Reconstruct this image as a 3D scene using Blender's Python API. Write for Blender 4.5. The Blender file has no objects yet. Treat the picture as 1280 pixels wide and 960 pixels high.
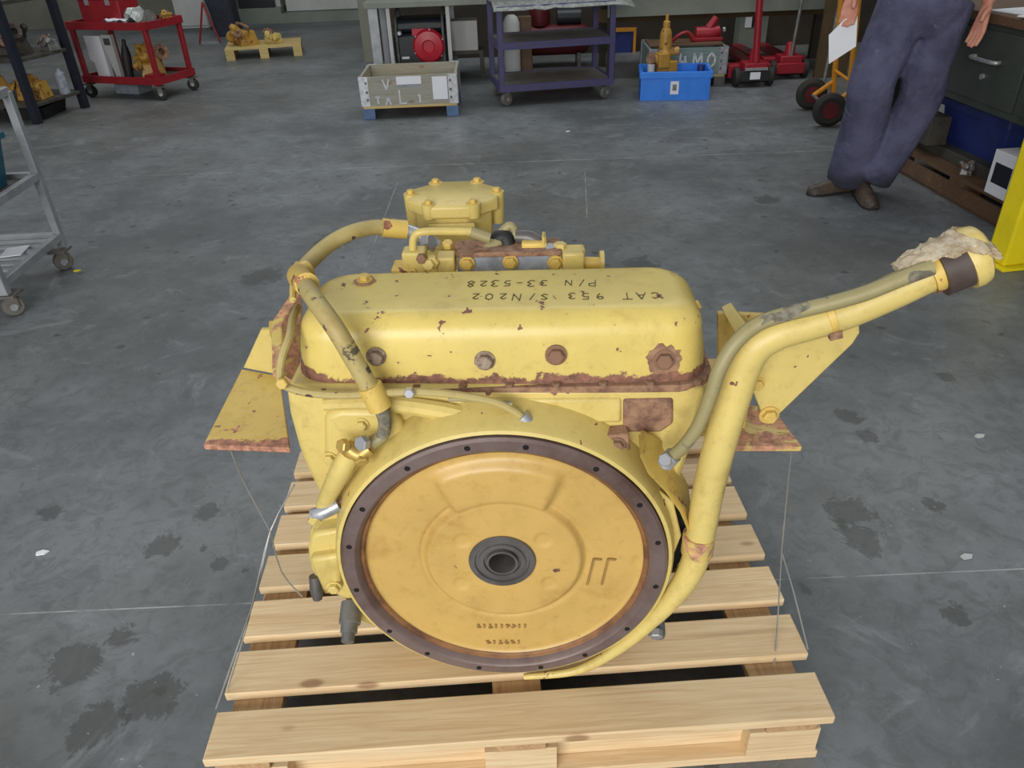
import bpy, bmesh, math, random
from mathutils import Vector, Matrix, Euler, noise
random.seed(7)
scene = bpy.context.scene
COL = scene.collection

# ------------------------------------------------------------------ camera
F, PT, RL, H = 955.0, math.radians(32.3), math.radians(-2.3), 1.49
CAM = Vector((0, 0, H))
FW = Vector((0, math.cos(PT), -math.sin(PT)))
_r0 = Vector((1, 0, 0)); _u0 = _r0.cross(FW)
RR = _r0 * math.cos(RL) + _u0 * math.sin(RL)
UU = RR.cross(FW)
cd = bpy.data.cameras.new('camera'); co = bpy.data.objects.new('camera', cd); COL.objects.link(co)
m = Matrix((RR, UU, -FW)).transposed().to_4x4(); m.translation = CAM
co.matrix_world = m
cd.sensor_width = 36; cd.lens = F / 1280 * 36; cd.clip_end = 200; cd.clip_start = 0.02
scene.camera = co

# ------------------------------------------------------------------ light
w = bpy.data.worlds.new('daylight'); scene.world = w; w.use_nodes = True
bg = w.node_tree.nodes['Background']; bg.inputs[0].default_value = (0.93, 0.965, 1.0, 1); bg.inputs[1].default_value = 0.40
def area(name, loc, target, sx, sy, energy, color):
    l = bpy.data.lights.new(name, 'AREA'); l.shape = 'RECTANGLE'; l.size = sx; l.size_y = sy; l.energy = energy; l.color = color
    o = bpy.data.objects.new(name, l); COL.objects.link(o); o.location = loc
    o.rotation_euler = (Vector(target) - Vector(loc)).to_track_quat('-Z', 'Y').to_euler()
area('shop_door_daylight', (-1.8, -4.6, 2.6), (0.2, 1.6, 0.5), 5.0, 3.0, 420, (1.0, 0.985, 0.95))
area('ceiling_lamp_row', (0.0, 7.0, 6.5), (0, 7.0, 0), 9.0, 2.5, 200, (0.95, 1.0, 0.97))
scene.view_settings.view_transform = 'Standard'; scene.view_settings.look = 'None'
scene.view_settings.exposure = 0.08; scene.view_settings.gamma = 1.0
scene.view_settings.use_curve_mapping = False

# ------------------------------------------------------------------ pixel -> place (needs a touching plane)
def ray(x, y): return FW + RR * ((x - 640) / F) - UU * ((y - 480) / F)
def at(x, y, X=None, Y=None, Z=None):
    d = ray(x, y)
    t = (X / d.x) if X is not None else (Y / d.y) if Y is not None else ((Z - H) / d.z)
    return CAM + d * t
EYAW = math.radians(-2.4); E0 = Vector((-0.02, 0.985, 0.144))
EA = Vector((math.cos(EYAW), math.sin(EYAW), 0)); EB = Vector((-math.sin(EYAW), math.cos(EYAW), 0))
def ep(x, y, v=None, w=None):
    d = ray(x, y); o = CAM - E0
    t = ((v - o.dot(EB)) / d.dot(EB)) if v is not None else ((w - o.z) / d.z)
    p = o + d * t
    return Vector((p.dot(EA), p.dot(EB), p.z))

# ------------------------------------------------------------------ materials
def lin(c):
    return tuple((x / 255 / 12.92) if x / 255 <= 0.04045 else ((x / 255 + 0.055) / 1.055) ** 2.4 for x in c) + (1,)
class NT:
    def __init__(s, name):
        s.m = bpy.data.materials.new(name); s.m.use_nodes = True; s.t = s.m.node_tree; s.b = s.t.nodes['Principled BSDF']
        s.tc = s.t.nodes.new('ShaderNodeTexCoord'); s.co = s.tc.outputs['Object']
    def n(s, typ, **k):
        nd = s.t.nodes.new(typ)
        for a, v in k.items(): setattr(nd, a, v)
        return nd
    def link(s, a, b): s.t.links.new(a, b)
    def noise(s, scale, detail=4, rough=0.6, vec=None, dist=0.0):
        nd = s.n('ShaderNodeTexNoise'); nd.inputs['Scale'].default_value = scale; nd.inputs['Detail'].default_value = detail
        nd.inputs['Roughness'].default_value = rough; nd.inputs['Distortion'].default_value = dist
        s.link(vec or s.co, nd.inputs['Vector']); return nd.outputs['Fac']
    def ramp(s, fac, lo, hi):
        nd = s.n('ShaderNodeMapRange'); nd.interpolation_type = 'SMOOTHSTEP'
        nd.inputs[1].default_value = lo; nd.inputs[2].default_value = hi; s.link(fac, nd.inputs[0]); return nd.outputs[0]
    def math(s, op, a, b=0.0):
        nd = s.n('ShaderNodeMath', operation=op)
        for i, v in enumerate((a, b)):
            if isinstance(v, (int, float)): nd.inputs[i].default_value = v
            else: s.link(v, nd.inputs[i])
        return nd.outputs[0]
    def mix(s, fac, a, b):
        nd = s.n('ShaderNodeMix', data_type='RGBA')
        for i, v in ((0, fac), (6, a), (7, b)):
            if isinstance(v, (int, float)): nd.inputs[i].default_value = v
            elif isinstance(v, tuple): nd.inputs[i].default_value = v
            else: s.link(v, nd.inputs[i])
        return nd.outputs[2]
    def bump(s, h, strength, dist=0.002):
        nd = s.n('ShaderNodeBump'); nd.inputs['Strength'].default_value = strength; nd.inputs['Distance'].default_value = dist
        s.link(h, nd.inputs['Height']); s.link(nd.outputs[0], s.b.inputs['Normal'])
    def done(s, col, rough=0.5, metal=0.0):
        if isinstance(col, tuple): s.b.inputs['Base Color'].default_value = col
        else: s.link(col, s.b.inputs['Base Color'])
        if isinstance(rough, (int, float)): s.b.inputs['Roughness'].default_value = rough
        else: s.link(rough, s.b.inputs['Roughness'])
        s.b.inputs['Metallic'].default_value = metal
        return s.m
def plain(name, c, rough=0.5, metal=0.0, var=0.25, scale=14, c2=None, bump=0.0, rnd=0.0):
    k = NT(name); a = lin(c); b = lin(c2) if c2 else tuple(x * (1 - var) for x in a[:3]) + (1,)
    f = k.ramp(k.noise(scale, 5, 0.65), 0.35, 0.7); col = k.mix(f, a, b)
    if rnd:
        oi = k.n('ShaderNodeObjectInfo'); hs = k.n('ShaderNodeHueSaturation'); k.link(col, hs.inputs['Color'])
        v = k.math('ADD', k.math('MULTIPLY', oi.outputs['Random'], rnd), 1 - rnd / 2); k.link(v, hs.inputs['Value']); col = hs.outputs[0]
    if bump: k.bump(k.noise(scale * 4, 4), bump)
    return k.done(col, rough, metal)
def painted(name, c, chip=0.66, chipscale=28, rust=(96, 66, 52), rough=0.42, dirt=0.25, dirtcol=(150, 118, 62), zrust=None, worn=0.0, yrust=None):
    """old enamel: tone drift, grime, chips down to rusty primer; zrust=(z0,z1): rusted band along a lower edge"""
    k = NT(name); a = lin(c)
    col = k.mix(k.ramp(k.noise(5, 4), 0.3, 0.75), a, tuple(x * 0.84 for x in a[:3]) + (1,))
    col = k.mix(k.math('MULTIPLY', k.ramp(k.noise(11, 6, 0.7, dist=0.4), 0.52, 0.72), dirt), col, lin(dirtcol))
    col = k.mix(k.math('MULTIPLY', k.ramp(k.noise(38, 6, 0.8), 0.5, 0.72), dirt * 0.8), col, lin((140, 112, 66)))
    n1 = k.noise(chipscale, 3, 0.55)
    ch = k.ramp(n1, chip, chip + 0.015)
    if zrust:
        sep = k.n('ShaderNodeSeparateXYZ'); k.link(k.co, sep.inputs[0])
        zz = k.math('SUBTRACT', sep.outputs[2], k.math('MULTIPLY', k.math('SUBTRACT', k.noise(16, 6, 0.7), 0.5), 0.075))
        zz = k.math('SUBTRACT', zz, k.math('MULTIPLY', k.math('SUBTRACT', 1.0, k.ramp(sep.outputs[0], -0.36, -0.24)), 0.022)); band = k.math('SUBTRACT', 1.0, k.ramp(zz, zrust[0], zrust[0] + 0.004))
        ch = k.math('MAXIMUM', ch, band)
    if yrust is not None:
        sep = k.n('ShaderNodeSeparateXYZ'); k.link(k.co, sep.inputs[0])
        yy = k.math('ADD', sep.outputs[1], k.math('MULTIPLY', k.math('SUBTRACT', k.noise(22, 6, 0.7), 0.5), 0.09))
        ch = k.math('MAXIMUM', ch, k.math('SUBTRACT', 1.0, k.ramp(yy, yrust, yrust + 0.004)))
    if worn:
        ch = k.math('MAXIMUM', ch, k.math('MULTIPLY', k.ramp(k.noise(9, 7, 0.75, dist=0.6), 1 - worn, 1.04 - worn), 0.9))
    rc = k.mix(k.ramp(k.noise(60, 5, 0.7), 0.35, 0.65), lin(rust), lin(tuple(min(255, int(v * 1.45)) for v in rust)))
    col = k.mix(ch, col, rc)
    r = k.math('ADD', k.math('MULTIPLY', ch, 0.35), rough)
    hgt = k.math('ADD', k.math('MULTIPLY', ch, -0.6), k.math('MULTIPLY', k.noise(90, 3), 0.25))
    k.bump(hgt, 0.35, 0.0015)
    return k.done(col, r)

Y1 = (213, 191, 114)
M = {}
M['yellow'] = painted('yellow_enamel', Y1, chip=0.70, dirt=0.35)
M['cover'] = painted('yellow_enamel_chipped', (217, 194, 108), chip=0.675, chipscale=38, zrust=(0.676, 0.69), dirt=0.3, rust=(102, 70, 56), rough=0.36)
M['yworn'] = painted('yellow_enamel_worn', (220, 188, 98), chip=0.62, chipscale=22, worn=0.40, rust=(120, 80, 60), dirt=0.5)
M['yfoot'] = painted('yellow_enamel_rusty', (218, 186, 92), chip=0.66, chipscale=20, worn=0.36, rust=(138, 98, 80), dirt=0.5, yrust=0.188)
M['face'] = painted('ochre_enamel_oily', (202, 166, 94), chip=0.74, dirt=0.4, dirtcol=(160, 112, 48), rough=0.38)
M['rust'] = plain('rusty_iron', (158, 122, 96), 0.85, 0, c2=(108, 78, 64), scale=40, bump=0.5)
M['rustdark'] = plain('brown_oxidised_steel', (92, 70, 66), 0.6, 0.2, c2=(72, 52, 48), scale=26, bump=0.3)
M['ring'] = plain('machined_steel_brown', (118, 102, 98), 0.45, 0.2, c2=(84, 62, 56), scale=5, bump=0.25)
M['steel'] = plain('grey_steel', (128, 128, 126), 0.4, 0.35, var=0.4, scale=20)
M['bright'] = plain('zinc_plated_steel', (190, 192, 198), 0.32, 0.55, var=0.35, scale=40)
M['bearing'] = plain('dark_bearing_steel', (104, 100, 98), 0.4, 0.3, var=0.4, scale=12)
M['black'] = plain('black_rubber', (34, 33, 34), 0.6, 0, var=0.3)
M['hole'] = plain('black_hole_shade', (14, 12, 12), 0.9)  # near-black colour that paints the shade inside holes
M['hose'] = painted('hose_overpainted', (182, 164, 106), chip=0.61, chipscale=16, rust=(62, 56, 50), worn=0.43, dirt=0.4, rough=0.55)
M['hosegrey'] = painted('hose_grey_yellow', (152, 142, 100), chip=0.62, chipscale=14, rust=(92, 88, 76), worn=0.4, dirt=0.4, rough=0.5)
M['sleeve'] = plain('brown_rubber_sleeve', (86, 72, 66), 0.5, 0, c2=(70, 58, 54), scale=18)
M['film'] = plain('crinkled_clear_film', (214, 198, 170), 0.12, 0, c2=(170, 146, 112), scale=26, bump=0.5)
M['film'].node_tree.nodes['Principled BSDF'].inputs['Alpha'].default_value = 0.8
M['mark'] = plain('grimy_casting_line', (156, 122, 68), 0.7)
M['yscab'] = painted('yellow_enamel_scabbed', (206, 182, 104), chip=0.6, chipscale=20, worn=0.52, rust=(140, 100, 82), dirt=0.5)
M['lip'] = plain('rust_brown_lip', (140, 96, 56), 0.6, c2=(92, 60, 40), scale=20)
M['bluegrey'] = plain('bluish_gasket', (150, 158, 172), 0.6, 0, c2=(120, 122, 132), scale=30)
M['marker'] = plain('marker_ink', (58, 52, 34), 0.6)
M['whitepaint'] = plain('chalky_white_paint', (205, 208, 214), 0.8, var=0.15)
M['wire'] = plain('tie_wire_steel', (176, 178, 176), 0.45, 0.6)
def wood(name, c, c2, rnd=0.18, axis='X', scale=1.0):
    k = NT(name)
    oi = k.n('ShaderNodeObjectInfo')
    mp = k.n('ShaderNodeMapping'); s = {'X': (1.3, 26, 26), 'Y': (26, 1.3, 26), 'Z': (26, 26, 1.3)}[axis]
    mp.inputs['Scale'].default_value = tuple(v * scale for v in s); k.link(k.co, mp.inputs[0])
    off = k.math('MULTIPLY', oi.outputs['Random'], 40.0); cv = k.n('ShaderNodeCombineXYZ'); k.link(off, cv.inputs[0]); k.link(off, cv.inputs[2]); k.link(cv.outputs[0], mp.inputs['Location'])
    g = k.noise(2.6, 7, 0.62, mp.outputs[0], 1.4)
    col = k.mix(k.ramp(g, 0.3, 0.78), lin(c), lin(c2))
    kn = k.noise(0.55, 2, 0.5, mp.outputs[0]); col = k.mix(k.math('MULTIPLY', k.ramp(kn, 0.66, 0.74), 0.55), col, lin((124, 86, 52)))
    vk = k.n('ShaderNodeTexVoronoi'); vk.inputs['Scale'].default_value = 1.0; mk = k.n('ShaderNodeMapping'); mk.inputs['Scale'].default_value = {'X': (4, 9, 9), 'Y': (9, 4, 9), 'Z': (9, 9, 4)}[axis]; k.link(k.co, mk.inputs[0]); k.link(cv.outputs[0], mk.inputs['Location']); k.link(mk.outputs[0], vk.inputs['Vector'])
    col = k.mix(k.math('MULTIPLY', k.math('SUBTRACT', 1.0, k.ramp(vk.outputs['Distance'], 0.06, 0.13)), 0.7), col, lin((132, 90, 56)))
    st = k.noise(1.3, 5, 0.7); col = k.mix(k.math('MULTIPLY', k.ramp(st, 0.5, 0.8), 0.35), col, lin((168, 140, 108)))
    hs = k.n('ShaderNodeHueSaturation'); k.link(col, hs.inputs['Color'])
    k.link(k.math('ADD', k.math('MULTIPLY', oi.outputs['Random'], rnd), 1 - rnd * 0.6), hs.inputs['Value'])
    k.bump(g, 0.25, 0.002)
    return k.done(hs.outputs[0], 0.62)
M['pine'] = wood('pale_pine', (224, 200, 160), (202, 168, 124))
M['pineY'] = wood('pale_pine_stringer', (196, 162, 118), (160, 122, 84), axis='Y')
M['pinefar'] = wood('pine_far', (206, 184, 122), (180, 150, 92))
M['ply'] = wood('weathered_collar_board', (158, 158, 148), (134, 130, 116))
M['board'] = wood('brown_board', (96, 76, 46), (70, 54, 34), axis='Z')
M['oldpine'] = wood('old_dark_pallet_wood', (104, 78, 56), (76, 56, 42))
M['red'] = painted('red_cart_paint', (148, 30, 42), chip=0.7, rust=(70, 40, 38), dirt=0.3, dirtcol=(80, 26, 28))
M['redjack'] = painted('red_jack_paint', (152, 24, 42), chip=0.72, rust=(60, 30, 30), dirt=0.2, dirtcol=(90, 20, 26))
M['navy'] = painted('purple_blue_cart_paint', (72, 70, 110), chip=0.66, rust=(70, 60, 60), dirt=0.3, dirtcol=(62, 60, 84))
M['darknavy'] = plain('dark_navy_paint', (30, 34, 48), 0.5)
M['shelf'] = plain('worn_shelf_board', (122, 116, 110), 0.6, c2=(104, 98, 92), scale=6)
M['darkshelf'] = plain('oily_dark_shelf', (74, 70, 62), 0.6, c2=(52, 48, 44), scale=6)
M['grey'] = plain('grey_frame_paint', (158, 162, 166), 0.42, 0.2, var=0.25, scale=9)
M['caster'] = plain('grey_caster', (116, 112, 106), 0.5, 0.2, var=0.3)
M['tyre'] = plain('dark_tyre', (40, 38, 36), 0.7)
M['teal'] = plain('teal_plastic', (28, 98, 122), 0.45, var=0.3, scale=5)
M['binblue'] = plain('bright_blue_plastic', (48, 132, 236), 0.4, var=0.15, scale=6)
M['blue'] = plain('dull_blue_plastic', (36, 52, 120), 0.45, var=0.3, scale=6)
M['white'] = plain('white_paper', (226, 228, 236), 0.7, var=0.06, scale=4)
M['offwhite'] = plain('grey_white_enamel', (186, 188, 186), 0.6, var=0.12, scale=3)
M['greencrate'] = wood('grey_green_board', (120, 140, 138), (88, 104, 104))
M['beige'] = plain('bench_apron_paint', (126, 132, 122), 0.55, var=0.2, scale=3)
M['wallm'] = plain('sooty_wall', (120, 120, 108), 0.8, var=0.25, scale=2)
M['darkwall'] = plain('dark_panel', (60, 52, 42), 0.8, var=0.4, scale=3)
M['cabinet'] = plain('dark_green_grey_cabinet', (66, 72, 66), 0.5, var=0.3, scale=4)
M['cast'] = painted('ochre_castings', (180, 138, 58), chip=0.6, rust=(96, 66, 40), dirt=0.5, dirtcol=(130, 90, 40), chipscale=16)
M['orange'] = painted('orange_yellow_tube', (212, 142, 34), chip=0.68, rust=(100, 60, 30), dirt=0.35)
M['postyellow'] = plain('safety_yellow', (226, 206, 22), 0.45, var=0.12, scale=5)
M['engineblack'] = plain('black_engine_plastic', (34, 38, 44), 0.4, var=0.3)
M['starter'] = plain('red_starter_cover', (190, 28, 50), 0.4, var=0.15)
M['foil'] = plain('silver_film', (176, 180, 178), 0.25, 0.4, c2=(128, 132, 128), scale=30, bump=0.8)
M['skin'] = plain('skin', (196, 138, 116), 0.55, c2=(176, 112, 94), scale=12)
def trousers():
    k = NT('faded_navy_workwear'); sep = k.n('ShaderNodeSeparateXYZ'); k.link(k.co, sep.inputs[0])
    col = k.mix(k.ramp(k.noise(4, 5), 0.35, 0.68), lin((88, 88, 116)), lin((60, 60, 84)))
    col = k.mix(k.math('MULTIPLY', k.ramp(k.noise(6, 6, 0.75, dist=1.0), 0.58, 0.75), 0.5), col, lin((136, 138, 156)))
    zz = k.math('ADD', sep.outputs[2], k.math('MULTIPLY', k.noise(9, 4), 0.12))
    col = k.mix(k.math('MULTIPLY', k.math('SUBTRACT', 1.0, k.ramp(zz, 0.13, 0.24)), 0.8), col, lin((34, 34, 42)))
    k.bump(k.noise(7, 4, dist=1.5), 0.6, 0.02); return k.done(col, 0.9)
M['trouser'] = trousers()
M['shirt'] = plain('mustard_shirt', (168, 150, 62), 0.9, c2=(140, 122, 48), scale=6)
M['shoe'] = plain('brown_work_shoe', (84, 70, 58), 0.55, c2=(52, 42, 36), scale=12)
M['hair'] = plain('dark_hair', (52, 42, 34), 0.7)
M['eye'] = plain('eye_dark', (40, 34, 30), 0.3)
M['lips'] = plain('lips', (164, 96, 88), 0.5)
M['gold'] = plain('brass_fitting', (206, 172, 96), 0.4, 0.4, var=0.3, scale=30)
M['boltgrime'] = plain('grimy_bolt_head', (158, 142, 124), 0.6, 0.1, c2=(108, 84, 70), scale=1.4)
M['padblue'] = plain('pale_blue_plastic_foot', (78, 108, 148), 0.5)
M['darkred'] = plain('dull_dark_red', (96, 22, 28), 0.5, var=0.4)
M['cloth'] = plain('navy_tarp', (46, 50, 64), 0.8, var=0.3)

def floor_material():
    k = NT('stained_concrete')
    a, b = lin((120, 124, 128)), lin((82, 86, 89))
    col = k.mix(k.ramp(k.noise(0.9, 8, 0.68), 0.35, 0.66), a, b)
    col = k.mix(k.math('MULTIPLY', k.ramp(k.noise(4.5, 7, 0.72, dist=0.5), 0.45, 0.75), 0.55), col, lin((82, 86, 88)))
    col = k.mix(k.math('MULTIPLY', k.ramp(k.noise(0.35, 3), 0.42, 0.7), 0.5), col, lin((100, 95, 82)))
    col = k.mix(k.math('MULTIPLY', k.ramp(k.noise(13, 8, 0.78, dist=1.2), 0.46, 0.62), 0.45), col, lin((74, 78, 78)))
    col = k.mix(k.math('MULTIPLY', k.ramp(k.noise(2.4, 8, 0.74, dist=2.5), 0.54, 0.7), 0.5), col, lin((138, 142, 146)))
    # oil drips and blotches
    vo = k.n('ShaderNodeTexVoronoi'); vo.inputs['Scale'].default_value = 7.0; k.link(k.co, vo.inputs['Vector'])
    dn = k.math('ADD', vo.outputs['Distance'], k.math('MULTIPLY', k.noise(30, 4), 0.35))
    drops = k.math('MULTIPLY', k.math('SUBTRACT', 1.0, k.ramp(dn, 0.27, 0.31)), k.ramp(k.noise(0.8, 3), 0.44, 0.54))
    col = k.mix(k.math('MULTIPLY', drops, 0.75), col, lin((62, 64, 62)))
    for (px, py, r) in ((1066, 640, 0.10), (1075, 672, 0.09), (1060, 520, 0.06), (1168, 632, 0.045), (1195, 770, 0.05), (95, 830, 0.10), (420, 300, 0.16), (330, 345, 0.14), (1085, 545, 0.05), (205, 680, 0.07), (258, 640, 0.05), (150, 800, 0.06), (190, 870, 0.09), (60, 640, 0.05), (275, 705, 0.04), (120, 905, 0.08), (960, 250, 0.1), (800, 330, 0.12), (1180, 470, 0.05)):
        p = at(px, py, Z=0)
        vm = k.n('ShaderNodeVectorMath', operation='DISTANCE'); k.link(k.co, vm.inputs[0]); vm.inputs[1].default_value = p
        dd = k.math('ADD', vm.outputs['Value'], k.math('MULTIPLY', k.math('SUBTRACT', k.noise(13, 9, 0.78, dist=0.5), 0.5), r * 3.0))
        col = k.mix(k.math('MULTIPLY', k.math('SUBTRACT', 1.0, k.ramp(dd, r * 0.55, r * 0.72)), 0.6), col, lin((56, 58, 52)))
    sp = k.ramp(k.noise(48, 2), 0.735, 0.75); col = k.mix(k.math('MULTIPLY', sp, 0.6), col, lin((168, 170, 168)))
    k.bump(k.noise(60, 5), 0.12, 0.002)
    r = k.math('ADD', 0.30, k.math('MULTIPLY', k.noise(2.2, 5, 0.7), 0.32))
    return k.done(col, r)

# ------------------------------------------------------------------ mesh building
class MB:
    def __init__(s): s.v = []; s.f = []
    def add(s, vs, fs):
        o = len(s.v); s.v += [tuple(x) for x in vs]; s.f += [tuple(i + o for i in f) for f in fs]; return s
    def box(s, c, size, rot=None, taper=1.0):
        hx, hy, hz = (x / 2 for x in size); c = Vector(c)
        vs = []
        for z in (-1, 1):
            t = taper if z > 0 else 1.0
            for x, y in ((-1, -1), (1, -1), (1, 1), (-1, 1)):
                p = Vector((x * hx * t, y * hy * t, z * hz)); vs.append(c + (rot @ p if rot else p))
        return s.add(vs, [(3, 2, 1, 0), (4, 5, 6, 7), (0, 1, 5, 4), (1, 2, 6, 5), (2, 3, 7, 6), (3, 0, 4, 7)])
    def b2(s, lo, hi):
        return s.box([(a + b) / 2 for a, b in zip(lo, hi)], [abs(b - a) for a, b in zip(lo, hi)])
    def bar(s, p, q, wd, ht, up=(0, 0, 1)):
        p, q = Vector(p), Vector(q); d = (q - p); L = d.length; d.normalize()
        up = Vector(up)
        if abs(d.dot(up)) > 0.98: up = Vector((0, 1, 0))
        sx = d.cross(up).normalized(); sz = sx.cross(d)
        R = Matrix((sx, d, sz)).transposed()
        return s.box((p + q) / 2, (wd, L, ht), R)
    def tube(s, pts, r, seg=12, smooth=6, caps=True):
        pts = [Vector(p) for p in pts]; rs = list(r) if isinstance(r, (list, tuple)) else [r] * len(pts)
        if smooth > 1 and len(pts) > 2:
            P, Rr = [], []
            for i in range(len(pts) - 1):
                a = pts[max(i - 1, 0)]; b = pts[i]; c = pts[i + 1]; d = pts[min(i + 2, len(pts) - 1)]
                for k in range(smooth):
                    t = k / smooth
                    P.append(0.5 * ((2 * b) + (c - a) * t + (2 * a - 5 * b + 4 * c - d) * t * t + (3 * b - a - 3 * c + d) * t ** 3))
                    Rr.append(rs[i] * (1 - t) + rs[i + 1] * t)
            P.append(pts[-1]); Rr.append(rs[-1]); pts, rs = P, Rr
        n = len(pts); vs = []; nrm = None
        for i, p in enumerate(pts):
            d = (pts[min(i + 1, n - 1)] - pts[max(i - 1, 0)]).normalized()
            if nrm is None:
                nrm = d.orthogonal().normalized()
            nrm = (nrm - d * nrm.dot(d)).normalized(); bn = d.cross(nrm)
            for k in range(seg):
                a = 2 * math.pi * k / seg; vs.append(p + (nrm * math.cos(a) + bn * math.sin(a)) * rs[i])
        fs = []
        for i in range(n - 1):
            for k in range(seg):
                k2 = (k + 1) % seg; fs.append((i * seg + k, i * seg + k2, (i + 1) * seg + k2, (i + 1) * seg + k))
        if caps: fs += [tuple(range(seg))[::-1], tuple((n - 1) * seg + k for k in range(seg))]
        return s.add(vs, fs)
    def lathe(s, prof, c=(0, 0, 0), axis=(0, 0, 1), seg=32, caps=True, phase=0.0):
        """prof: list of (radius, height along axis)"""
        ax = Vector(axis).normalized(); c = Vector(c)
        u = (Vector((1, 0, 0)) if abs(ax.x) < 0.9 else Vector((0, 1, 0))); u = (u - ax * u.dot(ax)).normalized(); v = ax.cross(u)
        vs = []
        for r, h in prof:
            for k in range(seg):
                a = 2 * math.pi * k / seg + phase; vs.append(c + ax * h + (u * math.cos(a) + v * math.sin(a)) * r)
        fs = []
        for i in range(len(prof) - 1):
            for k in range(seg):
                k2 = (k + 1) % seg; fs.append((i * seg + k, i * seg + k2, (i + 1) * seg + k2, (i + 1) * seg + k))
        if caps: fs += [tuple(range(seg))[::-1], tuple((len(prof) - 1) * seg + k for k in range(seg))]
        return s.add(vs, fs)
    def prism(s, poly, ext):
        """poly: 3-D points of one face, ext: extrusion vector"""
        n = len(poly); ext = Vector(ext); a = [Vector(p) for p in poly]; b = [p + ext for p in a]
        return s.add(a + b, [tuple(range(n))[::-1], tuple(range(n, 2 * n))] + [(i, (i + 1) % n, n + (i + 1) % n, n + i) for i in range(n)])
    def loft(s, rings, caps=True):
        n = len(rings[0]); vs = [p for r in rings for p in r]; fs = []
        for i in range(len(rings) - 1):
            for k in range(n):
                k2 = (k + 1) % n; fs.append((i * n + k, i * n + k2, (i + 1) * n + k2, (i + 1) * n + k))
        if caps: fs += [tuple(range(n))[::-1], tuple((len(rings) - 1) * n + k for k in range(n))]
        return s.add(vs, fs)
    def ball(s, c, r, seg=12, sc=(1, 1, 1)):
        c = Vector(c); prof = []
        for i in range(seg // 2 + 1):
            a = -math.pi / 2 + math.pi * i / (seg // 2); prof.append((max(math.cos(a), 0.02), math.sin(a)))
        vs = []
        for rr, h in prof:
            for k in range(seg):
                t = 2 * math.pi * k / seg; vs.append(c + Vector((math.cos(t) * rr * r * sc[0], math.sin(t) * rr * r * sc[1], h * r * sc[2])))
        fs = []
        for i in range(len(prof) - 1):
            for k in range(seg):
                k2 = (k + 1) % seg; fs.append((i * seg + k, i * seg + k2, (i + 1) * seg + k2, (i + 1) * seg + k))
        fs += [tuple(range(seg))[::-1], tuple((len(prof) - 1) * seg + k for k in range(seg))]
        return s.add(vs, fs)
    def mesh(s, name, mat, angle=35):
        me = bpy.data.meshes.new(name); me.from_pydata(s.v, [], s.f)
        bm = bmesh.new(); bm.from_mesh(me); bmesh.ops.recalc_face_normals(bm, faces=bm.faces); bm.to_mesh(me); bm.free()
        me.materials.append(M[mat] if isinstance(mat, str) else mat)
        me.shade_smooth(); me.set_sharp_from_angle(angle=math.radians(angle))
        return me
    def build(s, name, mat, parent=None, bevel=0.0, angle=35, remesh=0.0, sub=0):
        o = bpy.data.objects.new(name, s.mesh(name, mat, angle)); COL.objects.link(o)
        if parent is not None: o.parent = parent
        if remesh:
            r = o.modifiers.new('blend', 'REMESH'); r.mode = 'VOXEL'; r.voxel_size = remesh; r.use_smooth_shade = True
            sm = o.modifiers.new('soft', 'SMOOTH'); sm.iterations = 4; sm.factor = 0.5
        if bevel:
            b = o.modifiers.new('edge', 'BEVEL'); b.width = bevel; b.segments = 2; b.limit_method = 'ANGLE'; b.angle_limit = math.radians(40)
        return o
def tag(o, label=None, cat=None, group=None, kind=None):
    if label: o['label'] = label
    if cat: o['category'] = cat
    if group: o['group'] = group
    if kind: o['kind'] = kind
    return o
def thing(name, label, cat, loc=(0, 0, 0), rz=0.0, group=None):
    o = bpy.data.objects.new(name, None); o.empty_display_size = 0.05; COL.objects.link(o)
    o.location = loc; o.rotation_euler = (0, 0, rz)
    return tag(o, label, cat, group)
def inst(name, me, parent, loc, axis=None, scale=1.0, spin=0.0):
    o = bpy.data.objects.new(name, me); COL.objects.link(o); o.parent = parent
    q = Vector((0, 0, 1)).rotation_difference(Vector(axis)) if axis is not None else Matrix.Identity(3).to_quaternion()
    o.matrix_local = Matrix.Translation(loc) @ q.to_matrix().to_4x4() @ Matrix.Rotation(spin, 4, 'Z') @ Matrix.Diagonal((scale, scale, scale, 1))
    return o

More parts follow.
